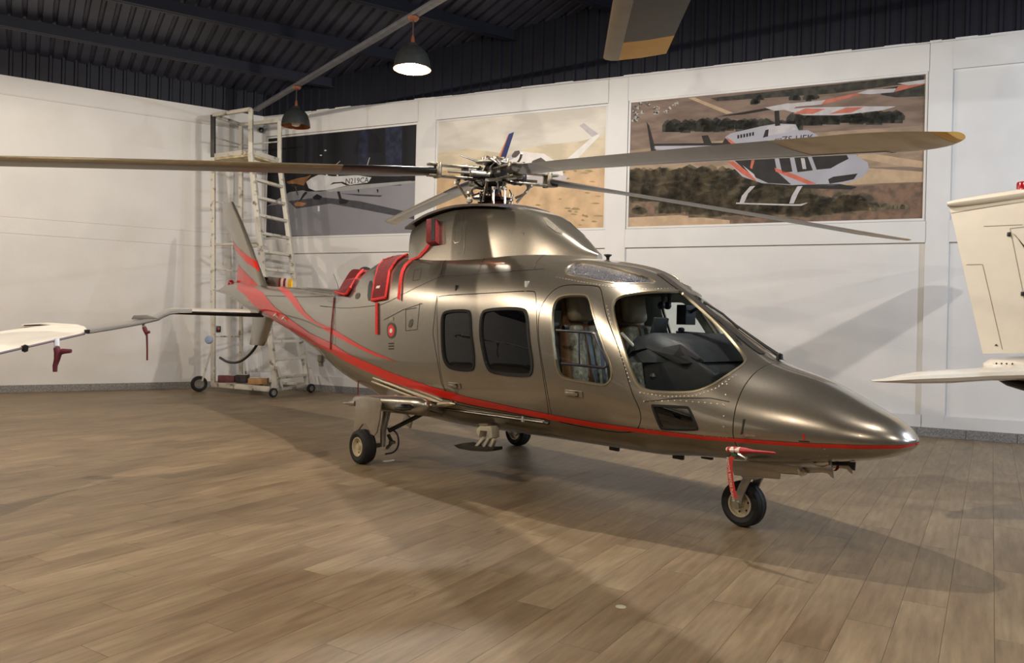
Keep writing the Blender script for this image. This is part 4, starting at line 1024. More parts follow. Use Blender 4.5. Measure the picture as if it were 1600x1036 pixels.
for y in (-.34, .34): q.box((2.392, y, 1.12), (.012, .22, .20), Matrix.Rotation(-.17, 3, 'Y')); q.box((2.40, y + .0, .93), (.012, .10, .08))
q.box((2.392, 0, 1.12), (.012, .24, .22), Matrix.Rotation(-.17, 3, 'Y'))
ipb(q).build('display', M('display_glass', (12, 16, 22), rough=.08, coat=1), parent=ip, bevel=.002)
q = MB(); q.box((2.02, 0, .78), (.70, .22, .26)); ipb(q).build('centre_console', CABK, parent=ip, bevel=.02)
q = MB(); q.loft([[Vector((x, sy_, z)) for sy_, z in ((-.46, .70), (.46, .70), (.40, 1.08 - .3 * (x - 2.9)), (-.40, 1.08 - .3 * (x - 2.9)))] for x in (2.86, 3.0, 3.12)]); ipb(q).build('foot_well', CABK, parent=ip)
for sy in (-1, 1):
    q = MB(); q.tube([(2.18, sy * .34, .68), (2.16, sy * .34, .9), (2.10, sy * .34, 1.04), (2.06, sy * .34, 1.12)], [.014, .013, .015, .02], 10); q.lathe([(0, -.05), (.024, -.04), (.03, 0), (.024, .05), (0, .06)], (2.05, sy * .34, 1.14), 'Z', 12); q.build('cyclic_stick', CABK, parent=heli)
q = MB(); p = on_y(1026, 588, -.45); q.lathe([(0, -.06), (.045, -.045), (.06, 0), (.045, .045), (0, .06)], p, 'Z', 16); q.tube([p, p + Vector((.1, 0, -.25))], .02, 8); q.build('compass_lamp', BLACKM, parent=heli)
q = MB(); p = on_y(1028, 520, -.30); q.box(p, (.03, .16, .24), Matrix.Rotation(.25, 3, 'Y')); q.tube([p, p + Vector((.12, .02, -.12)), p + Vector((.25, .03, -.14))], .016, 8); q.build('tablet_mount', CABK, parent=heli, bevel=.004)
q = MB(); p = on_y(1072, 492, .40); q.box(p, (.10, .14, .17)); q.tube([p, p + Vector((.2, 0, .1))], .015, 8); q.build('mirror_unit', CABK, parent=heli, bevel=.01)
q = MB(); p = on_y(1040, 468, 0); q.box(p + Vector((-.12, 0, .06)), (.24, .22, .07)); ob = q.build('overhead_panel', CABK, parent=heli, bevel=.02)
for dy in (-.03, .05):
    q = MB(); q.tube([p + Vector((0, dy, .09)), p + Vector((0, dy, -.05))], .016, 8); q.lathe([(.012, 0), (.03, -.01), (.03, -.035), (.012, -.045)], p + Vector((0, dy, -.05)), 'Y', 12); q.build('engine_lever', CABK, parent=ob)
q = MB(); q.beam(on_y(971, 520, -.55), on_y(1002, 553, -.50), .03, .02); q.build('grab_handle', WHITEP, parent=heli, bevel=.006)
q = MB(); q.box((.35, 0, 1.25), (.02, 1.44, 1.1)); q.build('rear_bulkhead', CABK, parent=heli)
# ================================================================== COVERS ON THE HELICOPTER (loose things)
def skin_cloth(up, lo, n, k, off, lift=None, bv=BV):
    A = resample(up, n); B = resample(lo, n); rows = []
    for i, (a, b_) in enumerate(zip(A, B)):
        row = []
        for j in range(k + 1):
            q = a.lerp(b_, j / k); h = hit(q.x, q.y, bv)
            if not h: h = hit(q.x, q.y + 3, bv)
            if not h: row = None; break
            row.append((h[0], h[1]))
        if row: rows.append(row)
    return rows
def cloth_slab(rows, off, thick):
    m = MB(); top = [[p + n * (off + thick) for p, n in r] for r in rows]; bot = [[p + n * off for p, n in r] for r in rows]
    secs = [t + b_[::-1] for t, b_ in zip(top, bot)]; m.loft(secs); return m
# intake cover draped over the cowling
cl = [(583.4, 470), (586, 447), (591.7, 419), (603, 404.5), (614, 401.5)]; cr = [(604.5, 466), (610, 425), (621, 409.5), (632, 401.5), (638, 400)]
rows = skin_cloth(cl, cr, 22, 6, .01)
cov = tag(empty('intake_cover', HUB, HA), 'dark red fabric cover with bright binding draped over the engine cowling', 'cover', 'red fabric covers on the helicopter')
cloth_slab(rows, .008, .012).build('cover_panel', CLOTH, parent=cov)
edge = MB(); edge.tube([r[0][0] + r[0][1] * .018 for r in rows], .011, 8); edge.build('binding', CLOTHE, parent=cov)
edge = MB(); edge.tube([r[-1][0] + r[-1][1] * .018 for r in rows], .014, 8); edge.build('binding', CLOTHE, parent=cov)
edge = MB(); edge.tube([p + n * .018 for p, n in rows[0]], .017, 8); edge.build('binding', CLOTHE, parent=cov)
sp = [hit(590.5, y) for y in (473, 485, 500, 512, 523)]
st_ = MB(); secs = []
for i, h in enumerate(sp):
    a = Vector((1, 0, 0)); secs.append([h[0] + h[1] * .012 + a * d + h[1] * e for d, e in ((-.022, 0), (.022, 0), (.022, .008), (-.022, .008))])
st_.loft(secs); st_.build('strap', CLOTHE, parent=cov)
hh = hit(593.5, 450); lb = MB(); fx = Vector((1, 0, 0)); fx = (fx - hh[1] * fx.dot(hh[1])).normalized(); lb.box(hh[0] + hh[1] * .024, (.075, .03, .004), Matrix((fx, hh[1].cross(fx), hh[1])).transposed()); lb.build('white_label', WHITEP, parent=cov)
# exhaust cover behind it: a padded sleeve over the exhaust stub
ex = MB(); ex.tube([on_y(574, 430, -.16), on_y(566, 438, -.16), on_y(556, 448, -.16)], [.12, .12, .11], 18); ex.build('exhaust_stub', BLACKM, parent=heli)
cov2 = tag(empty('exhaust_cover', HUB, HA), 'dark red padded exhaust cover at the rear end of the engine cowling', 'cover', 'red fabric covers on the helicopter')
pl = chaikin([(525.5, 460), (529, 453), (541, 432), (548, 422), (553, 420), (567, 421.5), (562, 434), (551, 453), (546, 460.5), (543, 462.5), (534, 460)], 1)
def on_cover(p, off=.03):
    h = hit(*p); q_ = on_y(*p, -.30)
    return h[0] + h[1] * off if h and (h[0] - CAMH).length < (q_ - CAMH).length else q_
q = MB(); q.prism([on_cover(p) for p in pl], (-.03, .16, 0)); q.build('cover_body', CLOTH, parent=cov2, bevel=.012, seg=2)
q = MB(); q.tube([on_cover(p, .034) for p in [(567, 422), (562, 434), (551, 453), (546, 460.5), (543, 462.5)]], .016, 8); q.build('binding', CLOTHE, parent=cov2)
q = MB(); q.tube([on_cover(p, .034) for p in [(525.5, 460), (532, 461), (543, 462.5)]], .012, 8); q.build('binding', CLOTHE, parent=cov2)
q = MB(); P = [hit(*p) for p in ((523.5, 466), (522, 485), (520, 505), (518.5, 528), (518, 546))]
q.loft([[h[0] + h[1] * .01 + Vector((d, 0, 0)) + h[1] * e for d, e in ((-.014, 0), (.014, 0), (.014, .006), (-.014, .006))] for h in P if h]); q.build('strap', CLOTH, parent=cov2)
# pylon intake cover with a long strap
cov3 = tag(empty('pylon_cover', HUB, HA), 'small dark red cover on the pylon side with a red strap hanging down', 'cover', 'red fabric covers on the helicopter')
q = MB(); ps = [(673.5, 348), (688.5, 346.5), (688, 383), (673, 385)]; H3 = [hit(*p, BVP) for p in ps]
q.prism([h[0] + h[1] * .004 for h in H3], H3[0][1] * .07); q.build('cover_body', CLOTH, parent=cov3, bevel=.012)
q = MB(); q.prism([hit(*p, BVP)[0] + H3[0][1] * .076 for p in ((682.5, 349), (688.3, 348), (687.5, 381), (682, 382))], H3[0][1] * .004); q.build('cover_flap', BLACKM, parent=cov3)
P = [hit2(*p) for p in ((667, 390), (662, 394), (657.7, 398.5), (645, 408), (635.7, 416), (631, 425), (629, 434), (627, 452), (625.6, 469))]; P = [h for h in P if h]
pts = [hit(673, 384, BVP)[0] + H3[0][1] * .02] + [h[0] + h[1] * .018 for h in P]
q = MB(); q.loft([[p + Vector((d, 0, -d * .3)) + Vector((0, -e, 0)) for d, e in ((-.022, 0), (.022, 0), (.022, .008), (-.022, .008))] for p in pts]); q.build('strap', CLOTHE, parent=cov3)
# pitot cover with printed streamer on the nose
cov4 = tag(empty('pitot_cover', HUB, HA), 'red pitot cover on the nose with a REMOVE BEFORE FLIGHT streamer', 'cover', 'red fabric covers on the helicopter')
PY = -.68
a_, b_ = on_y(1136, 702, PY), on_y(1212, 708, PY)
q = MB(); q.tube([a_, a_.lerp(b_, .04), a_.lerp(b_, .2), a_.lerp(b_, .38), a_.lerp(b_, .55), a_.lerp(b_, .97), b_], [.012, .024, .027, .026, .014, .009, .004], 12, flat=.8); q.build('cover_body', M('pitot_red', (168, 30, 40), rough=.55, vary=.08), parent=cov4)
q = MB(); q.tube([a_.lerp(b_, .01), a_.lerp(b_, .12), a_.lerp(b_, .30)], [.02, .0265, .0275], 12, flat=.78); q.build('white_print', WHITEP, parent=cov4)
q = MB(); p = on_y(1148, 710, PY); q.box(p, (.035, .02, .03)); q.build('green_tab', M('tab_green', (30, 90, 62), rough=.6), parent=cov4, bevel=.003)
pts = [on_y(*p, PY) for p in ((1147, 712), (1141, 718), (1140, 730), (1141.5, 750), (1145, 768), (1149, 778))]
q = MB(); q.loft([[p + Vector((d, 0, 0)) + Vector((0, e, 0)) for d, e in ((-.020, 0), (.020, 0), (.020, .004), (-.020, .004))] for p in pts]); q.build('streamer', M('streamer_red', (196, 58, 50), rough=.6, vary=.06), parent=cov4)
fw = Vector((0, 0, -1)); zc = (pts[2] + pts[4]) / 2
ax = (pts[4] - pts[2]).normalized(); nn = Vector((0, -1, 0)); sx = nn.cross(ax)
TM = Matrix((ax, sx, nn)).transposed().to_4x4(); TM.translation = zc + nn * .006 + Vector((-.004, 0, 0))
text_mesh('REMOVE BEFORE FLIGHT', .026, 'lettering', WHITEP, TM, cov4)
# small red flag pin under the nose, streamer from the boom
q = MB(); q.prism([on_y(*p, .02) for p in ((1307, 727), (1311, 727), (1310, 733), (1306, 736), (1302, 736), (1306, 732))], (0, .006, 0)); tag(q.build('safety_flag', CLOTH, matrix=HM, origin=True), 'tiny dark red flag hanging under the nose behind the blade antenna', 'flag')
q = MB(); q.tube([on_y(560, 584, -.55), on_y(559.5, 602, -.60), on_y(558.5, 628, -.65)], .007, 6); q.tube([on_y(560, 583, -.55), on_y(560, 588, -.55)], .014, 8); tag(q.build('gear_streamer', CLOTH, matrix=HM, origin=True), 'thin dark red cord hanging from the boom behind the main wheel pod', 'streamer')

# ================================================================== WALL POSTERS
def pol(mb, pix, lvl, mi, P=None):
    pts = []
    for p in pix: s, z = on_back(*p, -.02); pts.append(bw(s, z, -.030 + lvl * .0006))
    for t in tessellate_polygon([pts]): mb.add([pts[i] for i in t], [(0, 1, 2)], mi)
def frame_poster(name, s0, s1, z0, z1, label, mats, art, bgm):
    root = tag(empty(name, bw((s0 + s1) / 2, z0, -.045)), label, 'poster', 'aircraft posters on the back wall')
    inv = Matrix.Translation(-root.location)
    def ch(m, nm, mt, **k): m.v = [p - root.location for p in m.v]; return m.build(nm, mt, parent=root, **k)
    q = MB(); wbox(q, s0, s1, z0, z1, -.044, -.031); ch(q, 'print_board', bgm, smooth=False)
    m = MB(); art(m); ch(m, 'printed_picture', mats, smooth=False, recalc=False)
    for a, b_, c, d in ((s0 - .035, s1 + .035, z0 - .035, z0), (s0 - .035, s1 + .035, z1, z1 + .035), (s0 - .035, s0, z0, z1), (s1, s1 + .035, z0, z1)):
        q = MB(); wbox(q, a, b_, c, d, -.044, -.012); ch(q, 'frame_strip', WALL, bevel=.004)
    return root
G = lambda n, c, **k: M('print_' + n, c, rough=.55, spec=.25, **k)
# --- poster 1: propeller aeroplane in a dark studio
mats1 = [G('studio_black', (26, 27, 32), vary=.5, scale=.8, stretch=(3, 3, .1)), G('studio_floor', (128, 128, 134), vary=.10, scale=.6), G('plane_white', (196, 196, 198), vary=.05), G('plane_bronze', (138, 96, 62), vary=.25, scale=4), G('plane_black', (28, 28, 32), vary=.2), G('shadow_grey', (66, 66, 72), vary=.1), G('mid_grey', (150, 150, 150), vary=.05), G('studio_blue', (40, 44, 62), vary=.3)]
def art1(m):
    pol(m, [(417.6, 213.5), (652, 193.5), (650, 300), (416, 330)], 0, 0)
    pol(m, [(560, 202), (575, 200.5), (574, 290), (560, 291)], 1, 7); pol(m, [(602, 198), (628, 195.5), (627, 290), (602, 290)], 1, 7)
    pol(m, [(416, 322), (452, 300), (560, 285), (650, 280), (649, 366), (414, 369)], 1, 1)
    pol(m, [(416, 322), (440, 318), (450, 369), (414, 369)], 2, 5)
    pol(m, [(450, 314), (500, 308), (560, 314), (650, 334), (649, 343), (560, 326), (515, 318), (462, 326)], 2, 5)
    pol(m, [(530, 302), (597, 305), (594, 307.5), (560, 306)], 2, 5)
    pol(m, [(447, 285), (460, 279), (475, 276), (485, 270), (508, 266), (545, 268), (600, 275), (650, 278), (650, 282), (600, 290), (545, 292), (500, 299), (480, 299), (468, 296), (452, 290)], 3, 4)
    pol(m, [(478, 284), (486, 278), (497, 273), (520, 272), (560, 274), (580, 277), (575, 285), (545, 289), (510, 297), (492, 298), (482, 294)], 4, 2)
    pol(m, [(496, 272), (507, 267), (540, 268), (552, 274), (520, 275.5)], 5, 4); pol(m, [(508.5, 268), (511.5, 268), (512, 275), (509, 275)], 6, 2); pol(m, [(525, 269), (527.5, 269), (528.5, 276), (526, 276)], 6, 2)
    pol(m, [(447, 284), (462, 279), (478, 276), (486, 273), (478, 283), (474, 290), (462, 287), (450, 287)], 5, 3)
    pol(m, [(515, 289), (520, 285), (535, 284), (546, 289), (540, 289.5), (533, 286), (522, 287)], 5, 4)
    pol(m, [(508, 297), (545, 290), (640, 282.5), (650, 283), (649, 285), (600, 291), (540, 298), (515, 300)], 6, 6)
    pol(m, [(473, 303), (477, 299), (480, 301), (470, 313), (466, 316)], 4, 4); pol(m, [(459, 319), (464, 315), (474, 316.5), (479, 318), (472, 322), (462, 322)], 5, 3)
    pol(m, [(488, 308), (495, 303), (503, 307), (500, 312), (490, 312)], 5, 4); pol(m, [(526, 298), (530, 298), (534, 312), (530, 313)], 5, 4); pol(m, [(529, 315), (534, 310), (545, 313), (541, 318), (531, 319)], 6, 4)
    pol(m, [(460, 291), (462, 291), (466, 305), (464, 305)], 5, 5)
    for x in (558, 588): pol(m, [(x, 296), (x + 3, 295.5), (x + 2.5, 301), (x + 1.5, 301)], 5, 4)
    pol(m, [(571.5, 261), (576.5, 246), (578, 246), (573, 262)], 4, 6); pol(m, [(524, 257), (531, 251), (531.5, 251.6), (525, 258)], 4, 6)
    for x, y in ((508, 235), (501, 242.5)): pol(m, [(x - 1.6, y - 1), (x + 1.6, y - 1), (x + 1.6, y + 1), (x - 1.6, y + 1)], 3, 2)
    pol(m, [(496, 322), (499, 322), (499, 330), (496, 330)], 3, 2)
p1 = frame_poster('wall_poster', .86, 4.405, 3.06, 5.075, 'dark poster of a white and bronze propeller aeroplane behind the ladder', mats1, art1, mats1[0])
def wall_text(txt, px, py, size, mat, root, lvl=10):
    s, z = on_back(px, py, -.02); Mx = Matrix((DB, Vector((0, 0, 1)), NB)).transposed().to_4x4(); Mx.translation = bw(s, z, -.030 + lvl * .0006) - root.location
    return text_mesh(txt, size, 'registration', mat, Mx, root, .0003)
wall_text('N219CA', 557.5, 282.5, .15, mats1[4], p1)
# --- poster 2: white jet over dry hills
mats2 = [G('sky_cream', (190, 184, 174), rgb2=(208, 202, 192), scale=1.2, stretch=(1, 1, 3)), G('hill_ochre', (204, 172, 134), rgb2=(166, 142, 110), scale=3.5, mix=(.35, .7), detail=8), G('hill_olive', (186, 174, 150), rgb2=(204, 190, 166), scale=2.5, stretch=(1, 1, 2.5)), G('jet_white', (214, 210, 206), vary=.04), G('jet_blue', (52, 58, 104), vary=.2, scale=3), G('jet_dark', (84, 78, 74), vary=.1), G('jet_shade', (176, 170, 170), vary=.05), G('scrub', (132, 118, 84), rgb2=(160, 138, 96), scale=6), G('jet_line', (196, 120, 70), vary=.1)]
def art2(m):
    pol(m, [(681, 190.5), (949.3, 166.5), (947.5, 262), (680.5, 272)], 0, 0)
    pol(m, [(680.5, 240), (730, 232), (790, 240), (850, 226), (900, 222), (948, 210), (947.5, 262), (680, 272)], 1, 2)
    pol(m, [(680.5, 268), (720, 264), (770, 270), (800, 268), (860, 262), (900, 256), (947.5, 258), (945.5, 357.5), (680, 367)], 2, 1)
    r = random.Random(5)
    for k in range(34):
        x = r.uniform(840, 935); y = r.uniform(255, 352); w_ = r.uniform(3, 9); hgt = r.uniform(1.2, 3)
        pol(m, [(x - w_, y), (x - w_ * .4, y - hgt), (x + w_ * .5, y - hgt * .8), (x + w_, y + .3), (x + .2 * w_, y + hgt * .6)], 3, 7)
    pol(m, [(870, 262), (925, 214), (935, 209), (937, 212), (905, 245), (880, 268)], 3, 3)
    pol(m, [(925, 214), (905, 196), (912, 192), (922, 200), (935, 209)], 3, 6)
    pol(m, [(774, 256), (795, 209), (803, 206), (789, 250), (782, 258)], 3, 4); pol(m, [(774, 256), (793, 212), (795, 209), (778, 256)], 4, 8)
    pol(m, [(780, 262), (786, 252), (800, 243), (812, 236), (828, 238), (850, 240), (868, 252), (878, 262), (880, 274), (870, 282), (840, 284), (800, 276), (782, 270)], 4, 3)
    pol(m, [(783, 251), (800, 239), (808, 235), (812, 237), (810, 243), (800, 249), (788, 254)], 5, 6); pol(m, [(799, 243), (804, 236), (811, 235), (812.5, 239), (806, 246), (800, 246)], 6, 5)
    for x, y, w_ in ((798, 260, 2.2), (807, 259, 2.8), (818, 259, 2.8)): pol(m, [(x - w_, y - 4), (x - w_ * .4, y - 6), (x + w_ * .4, y - 6), (x + w_, y - 4), (x + w_, y + 4), (x, y + 6), (x - w_, y + 4)], 6, 5)
    pol(m, [(828, 258), (832, 251), (845, 246), (857, 255), (856, 258), (832, 266), (828, 264)], 6, 5)
    pol(m, [(800, 277), (870, 272), (888, 276), (880, 284), (850, 287), (810, 284)], 5, 6)
p2 = frame_poster('wall_poster', 4.865, 8.075, 3.06, 5.075, 'pale poster of a white jet over sandy hills behind the rotor hub', mats2, art2, mats2[0])
# --- poster 3: silver helicopter over farmland
mats3 = [G('field_brown', (128, 110, 98), rgb2=(108, 92, 82), scale=2.2, stretch=(1, 1, 4)), G('field_pale', (158, 136, 114), rgb2=(134, 116, 98), scale=3, stretch=(1, 1, 3)), G('wood_dark', (44, 44, 42), rgb2=(66, 64, 56), scale=9, detail=7), G('wood_olive', (62, 58, 46), rgb2=(112, 100, 78), scale=7, detail=8), G('heli_silver', (158, 158, 167), vary=.06, scale=2), G('heli_red', (184, 96, 76), vary=.1), G('heli_black', (34, 32, 32), vary=.2), G('rotor_pale', (176, 172, 174), vary=.08), G('rotor_pink', (178, 106, 90), vary=.1), G('track_pale', (176, 152, 124), vary=.08), G('houses', (70, 68, 70), rgb2=(170, 164, 158), scale=30, mix=(.45, .55)), G('scrub_red', (124, 98, 80), rgb2=(92, 78, 66), scale=8, detail=8)]
def art3(m):
    pol(m, [(986, 160.5), (1446, 114.5), (1441, 343), (979.5, 355)], 0, 0)
    pol(m, [(985, 235), (1100, 222), (1300, 205), (1443.5, 196), (1442, 260), (983, 268)], 1, 1)
    pol(m, [(1110, 153), (1200, 143), (1300, 132), (1400, 121), (1444, 117), (1444, 127), (1300, 146), (1180, 154), (1120, 158)], 1, 2)
    pol(m, [(1380, 138), (1444, 128), (1444, 150), (1400, 152), (1376, 148)], 1, 2)
    r = random.Random(11)
    pol(m, [(1075, 153), (1085, 152), (1145, 176), (1135, 178)], 1, 9)
    for k in range(26):
        x = r.uniform(988, 1070); y = r.uniform(161, 188) - (x - 988) * .02
        if y > 163 + (1075 - x) * .36: continue
        w_ = r.uniform(2, 5); pol(m, [(x - w_, y), (x, y - 2.5), (x + w_, y), (x + w_, y + 3), (x - w_, y + 3)], 2, 10)
    def trees(x0, x1, yf, hgt, n, mi, lv):
        for k in range(n):
            x = x0 + (x1 - x0) * (k + r.random()) / n; y = yf(x) + r.uniform(-2, 2); w_ = r.uniform(.5, .9) * hgt; t = r.uniform(.7, 1.2) * hgt
            pol(m, [(x - w_, y + t * .5), (x - w_, y - t * .1), (x - w_ * .5, y - t * .5), (x, y - t * .65), (x + w_ * .6, y - t * .45), (x + w_, y), (x + w_ * .9, y + t * .5)], lv, mi)
    trees(1040, 1180, lambda x: 198 - (x - 1040) * .02, 16, 22, 2, 2); trees(1240, 1410, lambda x: 186 - (x - 1240) * .02, 17, 24, 2, 2)
    trees(1150, 1250, lambda x: 194, 14, 12, 2, 2)
    for x, y in ((1180, 157), (1186, 153), (1242, 152), (1262, 152), (1270, 151)): trees(x - 6, x + 6, lambda q: y, 8, 3, 2, 2)
    pol(m, [(982.5, 275), (1100, 268), (1250, 275), (1310, 292), (1442, 285), (1441, 343), (979.5, 355)], 2, 11)
    pol(m, [(1340, 236), (1442, 252), (1442, 262), (1400, 258), (1340, 246)], 2, 9); pol(m, [(1300, 272), (1350, 262), (1442, 268), (1441.5, 284), (1380, 286), (1310, 290)], 2, 9)
    pol(m, [(980, 340), (1060, 336), (1140, 344), (1140, 351), (979.5, 355)], 3, 9)
    for (x0, x1, yy, hh_, n) in ((984, 1120, 300, 30, 26), (984, 1060, 275, 20, 14), (1060, 1160, 275, 24, 16), (1090, 1300, 322, 30, 30), (1120, 1260, 296, 26, 20), (1030, 1140, 322, 22, 14), (1312, 1350, 318, 26, 9), (990, 1010, 330, 12, 4), (1356, 1420, 322, 8, 8)):
        trees(x0, x1, lambda q: yy, hh_, n, 3, 3)
    # the printed helicopter
    pol(m, [(1010, 190), (1014, 196), (1026, 240), (1018, 243)], 4, 6); pol(m, [(1013, 243), (1026, 241), (1024, 246), (1014, 247)], 5, 5)
    pol(m, [(1022, 226), (1140, 223), (1140, 233), (1060, 236), (1022, 233)], 4, 4); pol(m, [(1022, 224.5), (1135, 223), (1135, 227), (1022, 228)], 5, 6); pol(m, [(1096, 212), (1106, 211), (1112, 224), (1100, 225)], 4, 6)
    pol(m, [(1128, 226), (1133, 214), (1142, 208), (1190, 197), (1214, 193), (1243, 194), (1248, 204), (1262, 203), (1276, 210), (1284, 217), (1310, 216), (1330, 226), (1340, 244), (1356, 254), (1358, 264), (1348, 276), (1330, 284), (1300, 290), (1250, 290), (1190, 286), (1160, 276), (1140, 256)], 5, 4)
    pol(m, [(1195, 203), (1200, 197), (1240, 194.5), (1243, 202), (1230, 207), (1198, 212)], 6, 7); pol(m, [(1192, 215), (1196, 203), (1201, 202), (1200, 213)], 7, 6)
    for k in range(6): pol(m, [(1152 + k * 4.6, 211 - k * .9), (1155 + k * 4.6, 210.6 - k * .9), (1155 + k * 4.6, 216 - k * .9), (1152 + k * 4.6, 216.6 - k * .9)], 6, 6)
    pol(m, [(1128, 225), (1133, 215), (1140, 222), (1150, 231), (1134, 232)], 6, 6); pol(m, [(1134, 214), (1142, 219), (1154, 228), (1164, 231), (1158, 234), (1148, 229), (1138, 221)], 7, 5)
    pol(m, [(1136, 252), (1146, 252), (1180, 276), (1182, 284), (1160, 272)], 6, 5); pol(m, [(1140, 244), (1210, 246), (1214, 268), (1236, 288), (1200, 286), (1178, 276), (1160, 262)], 6, 6)
    pol(m, [(1160, 258), (1178, 272), (1184, 284), (1176, 276)], 7, 7); pol(m, [(1174, 250), (1179, 250), (1175, 264), (1172, 262)], 7, 5)
    pol(m, [(1217, 247), (1234, 246), (1238, 268), (1222, 270)], 7, 6); pol(m, [(1241, 246), (1262, 245), (1270, 266), (1246, 269)], 7, 6); pol(m, [(1251, 247), (1257, 247), (1260, 264), (1254, 264)], 8, 7)
    pol(m, [(1268, 244), (1322, 240), (1326, 248), (1310, 256), (1298, 263), (1276, 265)], 7, 6); pol(m, [(1210, 262), (1240, 272), (1276, 287), (1262, 288), (1232, 276), (1212, 268)], 7, 5)
    pol(m, [(1294, 280), (1302, 276), (1340, 271), (1334, 280), (1316, 284), (1296, 287)], 7, 6); pol(m, [(1240, 289), (1310, 287), (1340, 292), (1330, 296), (1250, 294)], 5, 6)
    for a, b_ in (((1178, 291), (1158, 318)), ((1252, 291), (1236, 318))): pol(m, [(a[0] - 6, a[1]), (a[0] + 2, a[1] - .5), (b_[0] + 11, b_[1] - 16), (b_[0] + 4, b_[1]), (b_[0] - 3, b_[1]), (b_[0] + 1, b_[1] - 12)], 6, 7)
    pol(m, [(1150, 316.5), (1236, 319), (1250, 319), (1260, 316.5), (1262, 317), (1252, 321.5), (1238, 321.5), (1150, 318.5)], 7, 7)
    pol(m, [(1210, 172), (1217, 172), (1219, 196), (1211, 197)], 6, 6); pol(m, [(1195, 168), (1232, 161), (1246, 164), (1240, 170), (1210, 173)], 7, 7); pol(m, [(1120, 182), (1200, 168), (1206, 171), (1160, 179)], 6, 6)
    pol(m, [(1230, 162), (1290, 156), (1285, 163), (1240, 167)], 6, 7); pol(m, [(1282, 164), (1290, 156), (1340, 145), (1344, 148), (1310, 157)], 7, 8); pol(m, [(1338, 146), (1356, 140), (1402, 138), (1396, 144), (1360, 147)], 7, 7); pol(m, [(1396, 144), (1404, 134), (1446, 126), (1446, 131)], 7, 8); pol(m, [(1402, 130), (1446, 124), (1446, 130), (1420, 133)], 8, 7)
    pol(m, [(1224, 171), (1260, 168), (1340, 166), (1400, 166), (1380, 172), (1310, 180), (1256, 180)], 6, 7); pol(m, [(1238, 178), (1258, 169), (1290, 170), (1270, 178)], 7, 8); pol(m, [(1295, 178), (1322, 168), (1350, 167), (1330, 176)], 7, 8)
p3 = frame_poster('wall_poster', 8.50, 12.765, 3.06, 5.09, 'wide poster of a silver helicopter flying over brown farmland', mats3, art3, mats3[0])
wall_text('ZS-HEK', 1246, 217, .135, mats3[6], p3); wall_text('407', 1215.5, 219, .075, mats3[6], p3)

# ================================================================== LADDER PLATFORM in the corner
LAD = M('chipped_cream_paint', (200, 195, 182), rough=.55, rgb2=(112, 100, 86), scale=9, mix=(.56, .70), detail=8)
LADD = M('dark_post_paint', (44, 42, 40), rough=.5, vary=.3)
D1, DN, DF, D2 = 14.75, 14.25, 15.05, 15.45
def lp(px, z, d): return at_z(px, z, d)
PL1 = lambda z: lp(333, z, D1); PL2 = lambda z: lp(376.5, z, D2)
PN_t, PF_t = lp(392, 4.42, DN), lp(437, 4.42, DF); PN_b, PF_b = lp(431, .16, DN - .2), lp(480, .16, DF)
base = (PL1(0) + PN_b.xyz * 1 + PF_b + PL2(0)) / 4; base.z = 0
lad = tag(empty('ladder_platform', base), 'tall cream rolling ladder platform standing in the corner behind the tail', 'ladder')
def lb(m, nm, mt=LAD, **k): m.v = [p - base for p in m.v]; return m.build(nm, mt, parent=lad, **k)
def bar(a, b_, w_=.05, h_=None, nm='rail', mt=LAD, up=(0, 0, 1)):
    q = MB(); q.beam(a, b_, w_, h_ or w_, up=up); return lb(q, nm, mt, bevel=.004)
ZR, ZM_, ZP = 5.22, 4.82, 4.42
bar(PL1(.12), PL1(ZP), .075, nm='post'); bar(PL1(ZP), PL1(ZR), .075, nm='post', mt=LADD); bar(PL2(.12), PL2(ZR), .07, nm='post')
NT_, FT_ = lp(392, ZR, DN), lp(437, ZR, DF)
bar(PN_t, NT_, .075, nm='post'); bar(PF_t, FT_, .07, nm='post')
for z, t in ((ZR, .065), (ZM_, .025)):
    bar(PL1(z), PL2(z), t, nm='guard_rail'); bar(PL2(z), lp(437, z, DF), t, nm='guard_rail')
bar(PL1(ZR), NT_, .065, nm='guard_rail')
q = MB(); q.prism([PL1(ZP), PN_t, PF_t, PL2(ZP)], (0, 0, -.05)); lb(q, 'platform', M('platform_yellow', (196, 178, 140), rough=.6, vary=.2), bevel=.004)
for a, b_ in ((PL1(ZP), PN_t), (PN_t, PF_t), (PF_t, PL2(ZP)), (PL2(ZP), PL1(ZP))): bar(a + Vector((0, 0, .03)), b_ + Vector((0, 0, .03)), .03, .09, nm='toe_board')
bar(PN_b, PN_t, .09, .12, nm='stile', up=(0, 1, 0)); bar(PF_b, PF_t, .08, .12, nm='stile', up=(0, 1, 0))
NR = 13
for k in range(NR):
    t = (k + .55) / NR; a = PN_b.lerp(PN_t, t); b_ = PF_b.lerp(PF_t, t); bar(a, b_, .10, .05, nm='tread')
for k in range(3): bar(PL1(.14 + k * 1.28 + .9), PL2(.14 + k * 1.28 + .9), .03, nm='brace')
bar(PL1(2.78), lp(404, 2.78, DN), .04, nm='brace'); bar(PL2(2.78), lp(415, 2.78, DN + .3), .04, nm='brace')
zb = .14
bar(PL1(zb), lp(424, zb, DN - .2), .09, nm='base_rail'); bar(PL2(zb), PF_b, .05, nm='base_rail'); bar(PL1(zb), PL2(zb), .05, nm='base_rail'); bar(lp(426, zb - .02, DN - .2), lp(482, zb, DF), .05, nm='base_rail')
bar(lp(424, .13, DN - .25), lp(432, .62, DN - .2), .04, nm='brace'); bar(lp(441, .13, DN - .1), lp(432, .62, DN - .2), .04, nm='brace'); bar(lp(480, .6, DF), lp(492, .2, DF), .035, nm='brace')
bar(PL1(.95), lp(316, .2, D1 - .05), .035, nm='brace'); bar(PL2(.9), lp(386, .2, D2 - .3), .03, nm='brace')
